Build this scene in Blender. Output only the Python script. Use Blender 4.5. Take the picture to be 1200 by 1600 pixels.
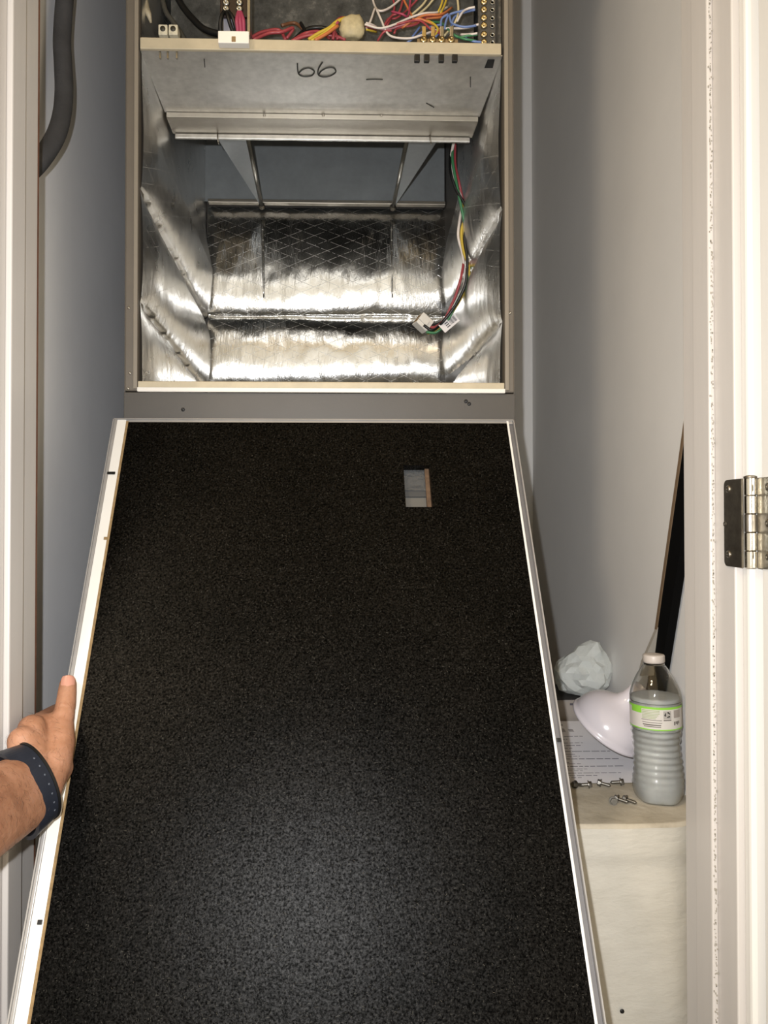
import bpy, bmesh, math, random
from mathutils import Vector, Matrix, noise
random.seed(7)
for o in list(bpy.data.objects): bpy.data.objects.remove(o)
scene = bpy.context.scene
COL = scene.collection

# ------------------------------------------------------------------ camera
F = 1150.0                      # focal length in pixels of the 1200 x 1600 frame
PPX, PPY = 541.0, 800.0         # principal point
YAW, PITCH = math.radians(1.5), math.radians(0.75)
C = Vector((0, 0, 0.95))
cam = bpy.data.cameras.new('camera'); camo = bpy.data.objects.new('camera', cam); COL.objects.link(camo)
cam.sensor_fit = 'HORIZONTAL'; cam.sensor_width = 36.0; cam.lens = 36.0 * F / 1200.0
cam.shift_x = (600 - PPX) / 1200.0; cam.shift_y = (PPY - 800) / 1200.0
cam.clip_start = 0.02
camo.location = C
camo.rotation_euler = (math.pi / 2 + PITCH, 0, -YAW)
scene.camera = camo
_R = camo.rotation_euler.to_matrix()
RIGHT, UP, FWD = _R @ Vector((1, 0, 0)), _R @ Vector((0, 1, 0)), _R @ Vector((0, 0, -1))
def ray(px, py): return FWD * F + RIGHT * (px - PPX) + UP * (PPY - py)
def at(px, py, Y):
    d = ray(px, py); return C + d * (Y / d.y)
def atz(px, py, Z):
    d = ray(px, py); return C + d * ((Z - C.z) / d.z)
def atplane(px, py, p, n):
    d = ray(px, py); return C + d * ((p - C).dot(n) / d.dot(n))

# ------------------------------------------------------------------ world, lamps, exposure
w = bpy.data.worlds.new('world'); scene.world = w; w.use_nodes = True
w.node_tree.nodes['Background'].inputs[0].default_value = (1.0, 0.90, 0.72, 1)
w.node_tree.nodes['Background'].inputs[1].default_value = 0.92
scene.view_settings.view_transform = 'Standard'; scene.view_settings.look = 'None'
scene.view_settings.gamma = 1.0; scene.view_settings.use_curve_mapping = False
scene.view_settings.exposure = 0.08
def lamp(name, kind, loc, energy, color, size=0.01, target=None):
    l = bpy.data.lights.new(name, kind); l.energy = energy; l.color = color
    if kind == 'AREA': l.shape = 'DISK'; l.size = size
    else: l.shadow_soft_size = size
    o = bpy.data.objects.new(name, l); COL.objects.link(o); o.location = loc
    if target is not None:
        o.rotation_euler = (Vector(target) - Vector(loc)).to_track_quat('-Z', 'Y').to_euler()
    return o
lamp('phone_flash', 'POINT', (-0.035, -0.01, 0.99), 38.0, (0.98, 0.985, 1.0), 0.006)
lamp('hall_ceiling_lamp', 'AREA', (-1.05, -0.60, 2.40), 20.0, (1.0, 0.82, 0.60), 0.35, (-0.6, 0.1, 0))

# ------------------------------------------------------------------ helpers
def lin(c):
    if isinstance(c, str):
        c = [int(c[i:i+2], 16) / 255 for i in (0, 2, 4)]
    return tuple(x / 12.92 if x <= 0.04045 else ((x + 0.055) / 1.055) ** 2.4 for x in c[:3]) + (1,)

class NT:
    def __init__(s, name):
        s.m = bpy.data.materials.new(name); s.m.use_nodes = True
        s.t = s.m.node_tree; s.b = s.t.nodes['Principled BSDF']; s.tc = None
    def n(s, typ, **kw):
        x = s.t.nodes.new(typ)
        for k, v in kw.items(): setattr(x, k, v)
        return x
    def l(s, a, b): s.t.links.new(a, b)
    def coord(s, scale=(1, 1, 1), rot=(0, 0, 0)):
        if s.tc is None: s.tc = s.n('ShaderNodeTexCoord')
        mp = s.n('ShaderNodeMapping'); mp.inputs['Scale'].default_value = scale; mp.inputs['Rotation'].default_value = rot
        s.l(s.tc.outputs['Object'], mp.inputs['Vector']); return mp.outputs['Vector']
    def noise(s, scale, detail=3, rough=0.55, stretch=(1, 1, 1)):
        x = s.n('ShaderNodeTexNoise'); x.inputs['Scale'].default_value = scale
        x.inputs['Detail'].default_value = detail; x.inputs['Roughness'].default_value = rough
        s.l(s.coord(stretch), x.inputs['Vector']); return x.outputs['Fac']
    def ramp(s, fac, stops):
        x = s.n('ShaderNodeValToRGB'); s.l(fac, x.inputs['Fac'])
        e = x.color_ramp.elements
        e[0].position, e[0].color = stops[0]; e[1].position, e[1].color = stops[-1]
        for p, c in stops[1:-1]:
            q = e.new(p); q.color = c
        return x.outputs['Color']
    def bump(s, h, strength=0.3, dist=0.002, prev=None):
        x = s.n('ShaderNodeBump'); x.inputs['Strength'].default_value = strength; x.inputs['Distance'].default_value = dist
        s.l(h, x.inputs['Height'])
        if prev is not None: s.l(prev, x.inputs['Normal'])
        return x.outputs['Normal']
    def math(s, op, a, b=None):
        x = s.n('ShaderNodeMath', operation=op)
        for i, v in enumerate((a, b)):
            if v is None: continue
            if isinstance(v, (int, float)): x.inputs[i].default_value = v
            else: s.l(v, x.inputs[i])
        return x.outputs[0]

def mat(name, col, rough=0.5, metal=0.0, var=0.08, vscale=14, bump=0.0, bscale=200, bdist=0.001, stretch=(1, 1, 1), spec=0.5, **kw):
    t = NT(name); c = lin(col)
    lo = tuple(max(0, x * (1 - var)) for x in c[:3]) + (1,); hi = tuple(min(1, x * (1 + var)) for x in c[:3]) + (1,)
    t.l(t.ramp(t.noise(vscale, 4, 0.6, stretch), [(0.3, lo), (0.7, hi)]), t.b.inputs['Base Color'])
    t.b.inputs['Roughness'].default_value = rough; t.b.inputs['Metallic'].default_value = metal
    t.b.inputs['Specular IOR Level'].default_value = spec
    for k, v in kw.items(): t.b.inputs[k].default_value = v
    if bump: t.l(t.bump(t.noise(bscale, 3, 0.6, stretch), bump, bdist), t.b.inputs['Normal'])
    return t.m

def link(o, parent=None):
    COL.objects.link(o)
    if parent is not None:
        o.parent = parent
        o.matrix_parent_inverse = Matrix.Translation(-WL[parent.name])
    return o
WL = {}
def mk(name, verts, faces, m=None, parent=None, smooth=False, recenter=True):
    vs = [Vector(v) for v in verts]
    if recenter and vs:
        lo = Vector([min(v[i] for v in vs) for i in range(3)]); hi = Vector([max(v[i] for v in vs) for i in range(3)])
        o0 = Vector(((lo.x + hi.x) / 2, (lo.y + hi.y) / 2, lo.z))
    else: o0 = Vector((0, 0, 0))
    me = bpy.data.meshes.new(name); me.from_pydata([v - o0 for v in vs], [], faces); me.update()
    if m is not None: me.materials.append(m)
    if smooth:
        for p in me.polygons: p.use_smooth = True
    o = bpy.data.objects.new(name, me); o.location = o0
    link(o, parent); WL[o.name] = o0
    return o
def mkbm(name, bm, m=None, parent=None, smooth=False):
    bm.normal_update()
    bm.verts.ensure_lookup_table(); bm.verts.index_update()
    vs = [v.co.copy() for v in bm.verts]; fs = [[v.index for v in f.verts] for f in bm.faces]
    bm.free()
    return mk(name, vs, fs, m, parent, smooth)
def empty(name, loc, label=None, cat=None, group=None, parent=None):
    o = bpy.data.objects.new(name, None); o.empty_display_size = 0.05; o.location = loc
    link(o, parent); WL[o.name] = Vector(loc)
    if label: tag(o, label, cat, group)
    return o
def tag(o, label, cat, group=None, kind=None):
    o['label'] = label
    if cat: o['category'] = cat
    if group: o['group'] = group
    if kind: o['kind'] = kind
    return o
def struct(o, label=None):
    o['kind'] = 'structure'
    if label: o['label'] = label
    return o
def bm_box(bm, x0, x1, y0, y1, z0, z1, bevel=0.0, seg=2, frame=None):
    vs = [Vector((x, y, z)) for z in (z0, z1) for y in (y0, y1) for x in (x0, x1)]
    if frame: vs = [frame(v) for v in vs]
    b = [bm.verts.new(v) for v in vs]
    fs = [(0, 2, 3, 1), (4, 5, 7, 6), (0, 1, 5, 4), (2, 6, 7, 3), (0, 4, 6, 2), (1, 3, 7, 5)]
    F_ = [bm.faces.new([b[i] for i in f]) for f in fs]
    if bevel:
        es = list({e for f in F_ for e in f.edges})
        bmesh.ops.bevel(bm, geom=es, offset=bevel, segments=seg, affect='EDGES', profile=0.5)
def box(name, x0, x1, y0, y1, z0, z1, m, parent=None, bevel=0.0, frame=None, seg=2):
    bm = bmesh.new(); bm_box(bm, x0, x1, y0, y1, z0, z1, bevel, seg, frame)
    bmesh.ops.recalc_face_normals(bm, faces=bm.faces[:])
    return mkbm(name, bm, m, parent)
def catmull(pts, n=8):
    pts = [Vector(p) for p in pts]
    if len(pts) < 3:
        return [pts[0].lerp(pts[-1], i / n) for i in range(n + 1)]
    P = [pts[0] * 2 - pts[1]] + pts + [pts[-1] * 2 - pts[-2]]
    out = []
    for i in range(1, len(P) - 2):
        a, b, c, d = P[i-1], P[i], P[i+1], P[i+2]
        for k in range(n):
            t = k / n
            out.append(0.5 * ((2*b) + (c - a)*t + (2*a - 5*b + 4*c - d)*t*t + (3*b - a - 3*c + d)*t**3))
    out.append(pts[-1]); return out
def bm_tube(bm, pts, r, seg=8, caps=True, flat=None):
    rings = []; up = Vector((0.31, 0.17, 0.93)); n = len(pts)
    prevx = None
    for i, p in enumerate(pts):
        t = (pts[min(i+1, n-1)] - pts[max(i-1, 0)])
        t = t.normalized() if t.length > 1e-9 else Vector((0, 0, 1))
        x = up.cross(t) if prevx is None else prevx - t * prevx.dot(t)
        if x.length < 1e-6: x = t.orthogonal()
        x.normalize(); prevx = x; y = t.cross(x)
        rr = r[i] if isinstance(r, (list, tuple)) else r
        rings.append([bm.verts.new(p + (x * math.cos(2*math.pi*k/seg) + y * math.sin(2*math.pi*k/seg)) * rr) for k in range(seg)])
    for a, b in zip(rings, rings[1:]):
        for k in range(seg): bm.faces.new((a[k], a[(k+1) % seg], b[(k+1) % seg], b[k]))
    if caps:
        bm.faces.new(rings[0][::-1]); bm.faces.new(rings[-1])
def tube(name, pts, r, m, parent=None, seg=8, n=8, smooth=True):
    bm = bmesh.new(); bm_tube(bm, catmull(pts, n), r, seg)
    return mkbm(name, bm, m, parent, smooth)
def bm_lathe(bm, prof, seg=32, M=None, fn=None, caps=(True, True)):
    rings = []
    for (r, z) in prof:
        ring = []
        for k in range(seg):
            a = 2 * math.pi * k / seg
            rr = r if fn is None else fn(r, z, a)
            v = Vector((rr * math.cos(a), rr * math.sin(a), z))
            ring.append(bm.verts.new(M @ v if M else v))
        rings.append(ring)
    for a, b in zip(rings, rings[1:]):
        for k in range(seg): bm.faces.new((a[k], a[(k+1) % seg], b[(k+1) % seg], b[k]))
    if caps[0]: bm.faces.new(rings[0][::-1])
    if caps[1]: bm.faces.new(rings[-1])
def lathe(name, prof, m, parent=None, seg=32, M=None, fn=None, caps=(True, True), smooth=True):
    bm = bmesh.new(); bm_lathe(bm, prof, seg, M, fn, caps)
    return mkbm(name, bm, m, parent, smooth)
def frame_to(p, zdir, xhint=(1, 0, 0)):
    z = Vector(zdir).normalized(); x = Vector(xhint); x = (x - z * x.dot(z))
    if x.length < 1e-4: x = z.orthogonal()
    x.normalize(); y = z.cross(x)
    return Matrix(((x.x, y.x, z.x, p[0]), (x.y, y.y, z.y, p[1]), (x.z, y.z, z.z, p[2]), (0, 0, 0, 1)))
def plate(name, rects, th, frame, m, parent=None):
    """flat plate (u,v) with a rectangular hole, thickness th along w; rects = (u0,u1,v0,v1), hole or None"""
    (u0, u1, v0, v1), h = rects
    us = [u0, u1]; vs_ = [v0, v1]
    if h: us = [u0, h[0], h[1], u1]; vs_ = [v0, h[2], h[3], v1]
    bm = bmesh.new(); g = {}
    for i, u in enumerate(us):
        for j, v in enumerate(vs_):
            for k, w_ in enumerate(th): g[i, j, k] = bm.verts.new(frame(Vector((u, v, w_))))
    nu, nv = len(us) - 1, len(vs_) - 1
    solid = lambda i, j: 0 <= i < nu and 0 <= j < nv and not (h and i == 1 and j == 1)
    for i in range(nu):
        for j in range(nv):
            if not solid(i, j): continue
            bm.faces.new((g[i,j,0], g[i,j+1,0], g[i+1,j+1,0], g[i+1,j,0]))
            bm.faces.new((g[i,j,1], g[i+1,j,1], g[i+1,j+1,1], g[i,j+1,1]))
            for (di, dj, a, b) in ((-1,0,(i,j),(i,j+1)), (1,0,(i+1,j),(i+1,j+1)), (0,-1,(i,j),(i+1,j)), (0,1,(i,j+1),(i+1,j+1))):
                if not solid(i+di, j+dj):
                    bm.faces.new((g[a+(0,)], g[b+(0,)], g[b+(1,)], g[a+(1,)]))
    bmesh.ops.recalc_face_normals(bm, faces=bm.faces[:])
    return mkbm(name, bm, m, parent)

# ------------------------------------------------------------------ materials
M_wall = mat('closet_paint', 'eeeff2', 0.62, var=0.03, vscale=6, bump=0.25, bscale=170, bdist=0.0006)
M_wallw = mat('closet_paint_right', 'e2e0dd', 0.6, var=0.03, vscale=5, bump=0.2, bscale=170, bdist=0.0006)
M_hall = mat('hall_paint', 'dcc595', 0.7, var=0.03, bump=0.2, bscale=170, bdist=0.0006)
M_floor = mat('floor_tile', '8f8474', 0.4, var=0.12, vscale=9, bump=0.1)
M_trim = mat('trim_paint', 'c8c3be', 0.35, var=0.03, vscale=9, bump=0.12, bscale=60, bdist=0.0008, stretch=(3, 3, 0.3))
M_trimw = mat('door_paint', 'dedbd5', 0.3, var=0.02, vscale=9, bump=0.10, bscale=60, bdist=0.0006, stretch=(3, 3, 0.3))
M_gap = mat('raw_wood_edge', '6e4a38', 0.7, var=0.2, vscale=60)
M_cab = mat('taupe_enamel', '4a4641', 0.5, var=0.04, vscale=20, bump=0.08, bscale=300)
M_cab3 = mat('post_enamel', '665f56', 0.45, var=0.05, vscale=20)
M_cab_lit = mat('lit_taupe_enamel', '847c70', 0.42, var=0.04, vscale=20)  # post enamel made paler: light on the posts' inner edge, put into the colour
M_cabl = mat('cream_enamel', 'b5aa92', 0.4, var=0.08, vscale=40, bump=0.08, bscale=300)
M_white = mat('white_plastic', 'e6e2da', 0.35, var=0.03)
M_black = mat('black_rubber', '0d0d0e', 0.45, var=0.2)
M_hose = mat('dark_foam', '3a3a3c', 0.75, var=0.22, vscale=30, bump=0.5, bscale=260, bdist=0.0012)
M_screwsteel = mat('zinc', 'a8a69f', 0.3, metal=1.0, var=0.15, vscale=200)
M_dullzinc = mat('dull_zinc', '7d7a74', 0.42, metal=1.0, var=0.2, vscale=200)
M_brass = mat('brass', 'cfbb8e', 0.25, metal=1.0, var=0.15, vscale=200)
M_chrome = mat('chrome', 'd8d3c6', 0.12, metal=1.0, var=0.05, vscale=60, bump=0.08, bscale=300)
M_nickel = mat('aged_nickel', 'a19b90', 0.36, metal=1.0, var=0.25, vscale=70, bump=0.15, bscale=300)
M_tan = mat('tan_fibre_edge', '8b7350', 0.9, var=0.25, vscale=120, bump=0.4, bscale=500)
M_card = mat('grey_cardboard', '9a928a', 0.8, var=0.08, vscale=40)
M_paper = mat('paper', 'e9e6e8', 0.75, var=0.02, vscale=20)
M_ink = mat('ink', '55525a', 0.8, var=0.1)
M_marker = mat('marker_ink', '33332f', 0.6, var=0.1)

def galv(name, col, rough, var=0.2, metal=0.9):
    t = NT(name); c = lin(col)
    a = t.noise(16, 5, 0.65); b = t.noise(90, 2, 0.5)
    f = t.math('ADD', t.math('MULTIPLY', a, 0.7), t.math('MULTIPLY', b, 0.3))
    t.l(t.ramp(f, [(0.32, tuple(x * (1 - var) for x in c[:3]) + (1,)), (0.68, tuple(min(1, x * (1 + var)) for x in c[:3]) + (1,))]), t.b.inputs['Base Color'])
    t.l(t.math('ADD', t.math('MULTIPLY', a, 0.25), rough - 0.12), t.b.inputs['Roughness'])
    t.b.inputs['Metallic'].default_value = metal
    t.l(t.bump(t.noise(30, 3), 0.12, 0.002), t.b.inputs['Normal'])
    return t.m
M_galv = galv('galvanised_steel', 'cbc9c4', 0.42, 0.24)
M_galvd = galv('steel_back', '8d9294', 0.5, 0.10, 0.35)
M_channel = galv('steel_channel', 'a39d92', 0.40, 0.10, 0.8)

def foil(name, axis, rough, crinkle, tint):
    """reinforced foil facing: fine crinkle, diamond scrim threads; axis = horizontal object axis"""
    t = NT(name)
    t.b.inputs['Metallic'].default_value = 1.0
    a = t.noise(120, 2, 0.6, (1, 1, 0.22)); big = t.noise(14, 3, 0.6)
    sep = t.n('ShaderNodeSeparateXYZ'); t.l(t.coord(), sep.inputs[0])
    h = sep.outputs[axis]; z = sep.outputs['Z']
    lines = None
    for sgn in (1, -1):
        s = t.math('ADD', t.math('MULTIPLY', h, 17.0 * sgn), t.math('MULTIPLY', z, 42.0))
        fr = t.math('ABSOLUTE', t.math('SUBTRACT', t.math('FRACT', s), 0.5))
        ln = t.math('LESS_THAN', fr, 0.016)
        lines = ln if lines is None else t.math('MAXIMUM', lines, ln)
    brk = t.math('GREATER_THAN', t.noise(160, 2, 0.6), 0.44)
    lines = t.math('MULTIPLY', lines, brk)
    base = t.ramp(big, [(0.3, tuple(0.66 * x for x in tint) + (1,)), (0.7, tuple(0.86 * x for x in tint) + (1,))])
    t.l(base, t.b.inputs['Base Color'])
    r = t.math('ADD', t.math('MULTIPLY', big, 0.14), rough)
    t.l(t.math('ADD', r, t.math('MULTIPLY', lines, 0.22)), t.b.inputs['Roughness'])
    nm = t.bump(lines, 0.35, 0.0009)
    nm = t.bump(a, crinkle, 0.0022, nm)
    nm = t.bump(t.noise(420, 2, 0.6, (1, 1, 0.25)), crinkle * 0.7, 0.0008, nm)
    t.l(nm, t.b.inputs['Normal'])
    return t.m
M_foilb = foil('foil_back', 'X', 0.15, 0.34, (1, 0.99, 0.96)); M_foils = foil('foil_side', 'Y', 0.22, 0.30, (0.97, 0.96, 0.94))

def black_felt():
    t = NT('black_insulation_mat')
    a = t.noise(9, 4, 0.6); fine = t.noise(420, 4, 0.75)
    dark = t.ramp(fine, [(0.36, (0.0006, 0.0005, 0.0005, 1)), (0.52, (0.0028, 0.0025, 0.0021, 1)), (0.74, (0.0105, 0.0096, 0.0085, 1))])
    blot = t.ramp(a, [(0.3, (0.55, 0.55, 0.55, 1)), (0.7, (1.25, 1.2, 1.12, 1))])
    mu = t.n('ShaderNodeMixRGB', blend_type='MULTIPLY'); mu.inputs[0].default_value = 1.0; t.l(dark, mu.inputs[1]); t.l(blot, mu.inputs[2])
    fib = t.noise(900, 2, 0.5, (0.3, 1.0, 1.0)); fib2 = t.noise(800, 2, 0.5, (1.0, 0.4, 0.4))
    sp = t.math('GREATER_THAN', t.math('MAXIMUM', fib, fib2), 0.69)
    mx = t.n('ShaderNodeMixRGB'); t.l(sp, mx.inputs[0]); t.l(mu.outputs[0], mx.inputs[1]); mx.inputs[2].default_value = (0.030, 0.028, 0.024, 1)
    t.l(mx.outputs[0], t.b.inputs['Base Color'])
    t.b.inputs['Roughness'].default_value = 0.36
    t.l(t.ramp(fine, [(0.40, (0.01, 0.01, 0.01, 1)), (0.76, (0.17, 0.17, 0.17, 1))]), t.b.inputs['Specular IOR Level'])
    nm = t.bump(fine, 0.22, 0.0009); nm = t.bump(t.noise(60, 3), 0.15, 0.002, nm)
    t.l(nm, t.b.inputs['Normal']); return t.m
M_felt = black_felt()
def liner():
    t = NT('grey_liner')
    a = t.noise(26, 6, 0.75)
    t.l(t.ramp(a, [(0.35, (0.02, 0.02, 0.018, 1)), (0.55, (0.06, 0.06, 0.055, 1)), (0.75, (0.20, 0.19, 0.17, 1))]), t.b.inputs['Base Color'])
    t.b.inputs['Roughness'].default_value = 0.7
    t.l(t.bump(a, 0.5, 0.003), t.b.inputs['Normal']); return t.m
M_liner = liner()
def plaster():
    t = NT('painted_plaster')
    a = t.noise(9, 4, 0.6)
    t.l(t.ramp(a, [(0.3, lin('c6c1b4')), (0.7, lin('d6d2c7'))]), t.b.inputs['Base Color'])
    t.b.inputs['Roughness'].default_value = 0.6
    nm = t.bump(t.noise(38, 4, 0.6, (1, 1, 2.4)), 0.3, 0.004); nm = t.bump(t.noise(190, 2), 0.25, 0.001, nm)
    t.l(nm, t.b.inputs['Normal']); return t.m
M_plaster = plaster()
def plaster_top():
    t = NT('stained_ledge_top')
    a = t.noise(11, 5, 0.65)
    t.l(t.ramp(a, [(0.30, lin('9d927f')), (0.48, lin('c2b8a4')), (0.75, lin('d4ccbb'))]), t.b.inputs['Base Color'])
    t.b.inputs['Roughness'].default_value = 0.7
    t.l(t.bump(t.noise(60, 4), 0.5, 0.003), t.b.inputs['Normal']); return t.m
M_ptop = plaster_top()
def skin():
    t = NT('skin')
    a = t.noise(38, 4, 0.65)
    t.l(t.ramp(a, [(0.28, lin('8d624a')), (0.5, lin('a2755a')), (0.72, lin('b0836b'))]), t.b.inputs['Base Color'])
    t.b.inputs['Roughness'].default_value = 0.5
    t.b.inputs['Subsurface Weight'].default_value = 0.12
    t.b.inputs['Subsurface Radius'].default_value = (0.006, 0.002, 0.001)
    nm = t.bump(t.noise(260, 3, 0.6), 0.28, 0.0012); nm = t.bump(t.noise(90, 3, 0.6, (0.5, 0.5, 2.2)), 0.28, 0.002, nm)
    t.l(nm, t.b.inputs['Normal']); return t.m
M_skin = skin()

# ------------------------------------------------------------------ the setting
XL, XR, YB = -0.42, 0.507, 1.80          # closet side walls and back wall
YF, YI = 0.76, 0.885                     # front wall of the closet, hall side and inner side
JL, JR = -0.346, 0.427                   # door jamb faces
HC = 2.44
struct(box('floor', -2.2, 1.8, -2.0, YB + 0.1, -0.05, 0.0, M_floor))
struct(box('ceiling', -2.2, 1.8, -2.0, YB + 0.1, HC, HC + 0.05, M_hall))
struct(box('wall_left', XL - 0.08, XL, YI, YB, 0, HC, M_wall))
struct(box('wall_right', XR, XR + 0.08, YI, YB, 0, HC, M_wallw))
struct(box('wall_back', XL - 0.08, XR + 0.08, YB, YB + 0.08, 0, HC, M_wallw))
bm = bmesh.new()
bm_box(bm, -2.2, JL - 0.018, YF, YI, 0, HC); bm_box(bm, JR + 0.018, 1.8, YF, YI, 0, HC); bm_box(bm, JL - 0.018, JR + 0.018, YF, YI, 2.06, HC)
struct(mkbm('wall_front', bm, M_hall))

def jamb(name, x0, x1, xs0, xs1, label, yi=YI):
    e = empty(name, ((x0 + x1) / 2, 0.82, 0)); struct(e, label)
    box('jamb_board', x0, x1, YF, yi, 0, 2.045, M_trim, e, 0.0015)
    box('door_stop', xs0, xs1, 0.797, 0.833, 0, 2.045, M_trim, e, 0.0018)
    return e
jl = jamb('trim_1', JL - 0.018, JL, JL, JL + 0.007, 'pale painted door jamb with stop at the left edge')
box('raw_edge', JL - 0.018, JL - 0.0005, YI, YI + 0.005, 0, 2.045, M_gap, jl)
jr = jamb('trim_2', JR, JR + 0.018, JR - 0.007, JR, 'pale painted door jamb with stop beside the steel hinge', 0.8705)
box('casing', JR + 0.006, JR + 0.066, YF - 0.017, YF, 0, 2.10, M_trimw, jr, 0.005, seg=3)
box('casing', JL - 0.066, JL - 0.006, YF - 0.017, YF, 0, 2.10, M_trimw, jl, 0.005, seg=3)
# chipped paint ridge along the stop's edge
bm = bmesh.new()
for i in range(520):
    z = 0.25 + 1.4 * i / 520 + random.uniform(-0.004, 0.004); s = random.uniform(0.0002, 0.0006)
    x = JR - 0.0035 + random.gauss(0, 0.0009); h = random.uniform(0.0006, 0.0026)
    bm_box(bm, x - s, x + s, 0.7962, 0.7972, z, z + h)
o = mkbm('chipped_paint', bm, mat('paint_chips', '9a9488', 0.7), jr); o['kind'] = 'stuff'

# door swung fully open against the hall wall, with its hinge
d = empty('door_1', (JR + 0.3, 0.71, 0)); struct(d, 'white door swung open at the right edge behind the hinge')
box('door_slab', JR + 0.0105, JR + 0.77, 0.695, 0.730, 0.012, 2.03, M_trimw, d, 0.002)
hz = 0.9485; hh = 0.0457
PV = Vector((JR + 0.0035, 0.7375, hz))
hg = empty('hinge', (PV.x, PV.y, hz - hh), parent=d)
# hinge: two leaves, five knuckles on a pin, screws
def leaf(x, y0, y1, nx):
    bm = bmesh.new()
    r = 0.006; pts = []
    ya, yb = (y0, y1)
    s = 1 if yb > ya else -1
    pts = [(ya, hz - hh), (yb - s * r, hz - hh)] + [(yb - s * r + s * r * math.sin(a), hz - hh + r - r * math.cos(a)) for a in (0.4, 0.8, 1.2, 1.57)]
    pts += [(yb - s * r + s * r * math.cos(a), hz + hh - r + r * math.sin(a)) for a in (0, 0.4, 0.8, 1.2, 1.57)] + [(ya, hz + hh)]
    a_ = [bm.verts.new((x, y, z)) for y, z in pts]; b_ = [bm.verts.new((x + nx * 0.0022, y, z)) for y, z in pts]
    bm.faces.new(a_); bm.faces.new(b_[::-1])
    for i in range(len(pts)):
        j = (i + 1) % len(pts); bm.faces.new((a_[i], a_[j], b_[j], b_[i]))
    bmesh.ops.recalc_face_normals(bm, faces=bm.faces[:])
    return mkbm('leaf', bm, M_nickel, hg)
leaf(JR, 0.744, 0.777, -1)
leaf(JR + 0.0105, 0.734, 0.702, -1)
for k, (z0, z1) in enumerate([(-1, -0.62), (-0.61, -0.21), (-0.20, 0.20), (0.21, 0.61), (0.62, 1)]):
    lathe('knuckle', [(0.0048, hz + z0 * hh), (0.0056, hz + z0 * hh + 0.0006), (0.0056, hz + z1 * hh - 0.0006), (0.0048, hz + z1 * hh)],
          M_nickel if k == 2 else M_chrome, hg, 32, Matrix.Translation((PV.x, PV.y, 0)), None, (True, True), False)
lathe('pin', [(0.0025, hz + hh - 0.002), (0.0062, hz + hh), (0.0062, hz + hh + 0.0018), (0.003, hz + hh + 0.003)], M_nickel, hg, 20, Matrix.Translation((PV.x, PV.y, 0)))
def screw_head(name, p, n, r, m, parent, seg=14):
    Mx = frame_to(p, n)
    return lathe(name, [(r, 0), (r * 0.95, r * 0.22), (r * 0.6, r * 0.42), (r * 0.15, r * 0.45), (r * 0.12, r * 0.2)], m, parent, seg, Mx)
for dz in (-0.033, 0.036): screw_head('screw', (JR - 0.0022, 0.768, hz + dz), (-1, 0, 0), 0.004, M_nickel, hg)
screw_head('screw', (JR - 0.001, 0.7755, hz - 0.001), (-1, 0, 0), 0.004, M_nickel, hg)
for dz in (-0.033, 0.0, 0.036): screw_head('screw', (JR + 0.0083, 0.716, hz + dz), (-1, 0, 0), 0.004, M_nickel, hg)

# ------------------------------------------------------------------ air handler cabinet
CY = 1.07; CX0, CX1 = -0.293, 0.275; IX0, IX1 = -0.274, 0.2605; BY = 1.70
ZD = 1.6385                      # underside of the control shelf
ZL = 1.153                       # top of the sill
Yc = 1.237                       # channel under the shelf
ah = empty('air_handler', (0, 1.4, 0), 'open taupe steel air handler cabinet lined with crinkled silver foil', 'air handler')
box('side_panel', CX0, CX0 + 0.0015, CY, BY + 0.03, 0.0, 2.15, M_cab, ah)
box('side_panel', CX1 - 0.0015, CX1, CY, BY + 0.03, 0.0, 2.15, M_cab, ah)
box('back_panel', CX0, CX1, BY + 0.028, BY + 0.03, 0.0, 2.15, M_cab, ah)
box('top_panel', CX0, CX1, CY, BY + 0.03, 2.15, 2.152, M_cab, ah)
box('base_panel', CX0, CX1, CY, BY + 0.03, 0.0, 0.002, M_cab, ah)
zb = at(500, 614.5, CY).z
for (a, b) in ((CX0, IX0), (IX1, CX1)):
    p_ = box('corner_post', a, b, CY - 0.001, CY + 0.035, zb + 0.002, 2.15, M_cab3, ah, 0.0025)
    s = 1 if a < 0 else -1
    inner = b if a < 0 else a
    box('post_lip', min(inner - s * 0.006, inner), max(inner - s * 0.006, inner), CY - 0.0035, CY - 0.001, zb + 0.005, 2.15, M_cab_lit, p_, 0.001)
box('lower_panel', CX0, CX1, CY - 0.003, CY, 0.02, zb, M_cab, ah, 0.001)
sill = box('sill', IX0 + 0.001, IX1 - 0.001, CY - 0.004, CY + 0.03, zb + 0.006, ZL, M_cabl, ah, 0.0015)
box('sill_lip', IX0 + 0.001, IX1 - 0.001, CY - 0.008, CY - 0.003, zb, zb + 0.0065, M_trimw, sill, 0.001)
for px, py in ((201, 481), (797, 489), (203, 583), (200, 607)):
    screw_head('rivet', at(px, py, CY - 0.001), (0, -1, 0), 0.0022, M_nickel, ah, 8)
for px, py in ((286, 640), (728, 627), (733, 631)):
    screw_head('scratch', at(px, py, CY - 0.003), (0, -1, 0), 0.003, M_black, ah, 6)

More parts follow.
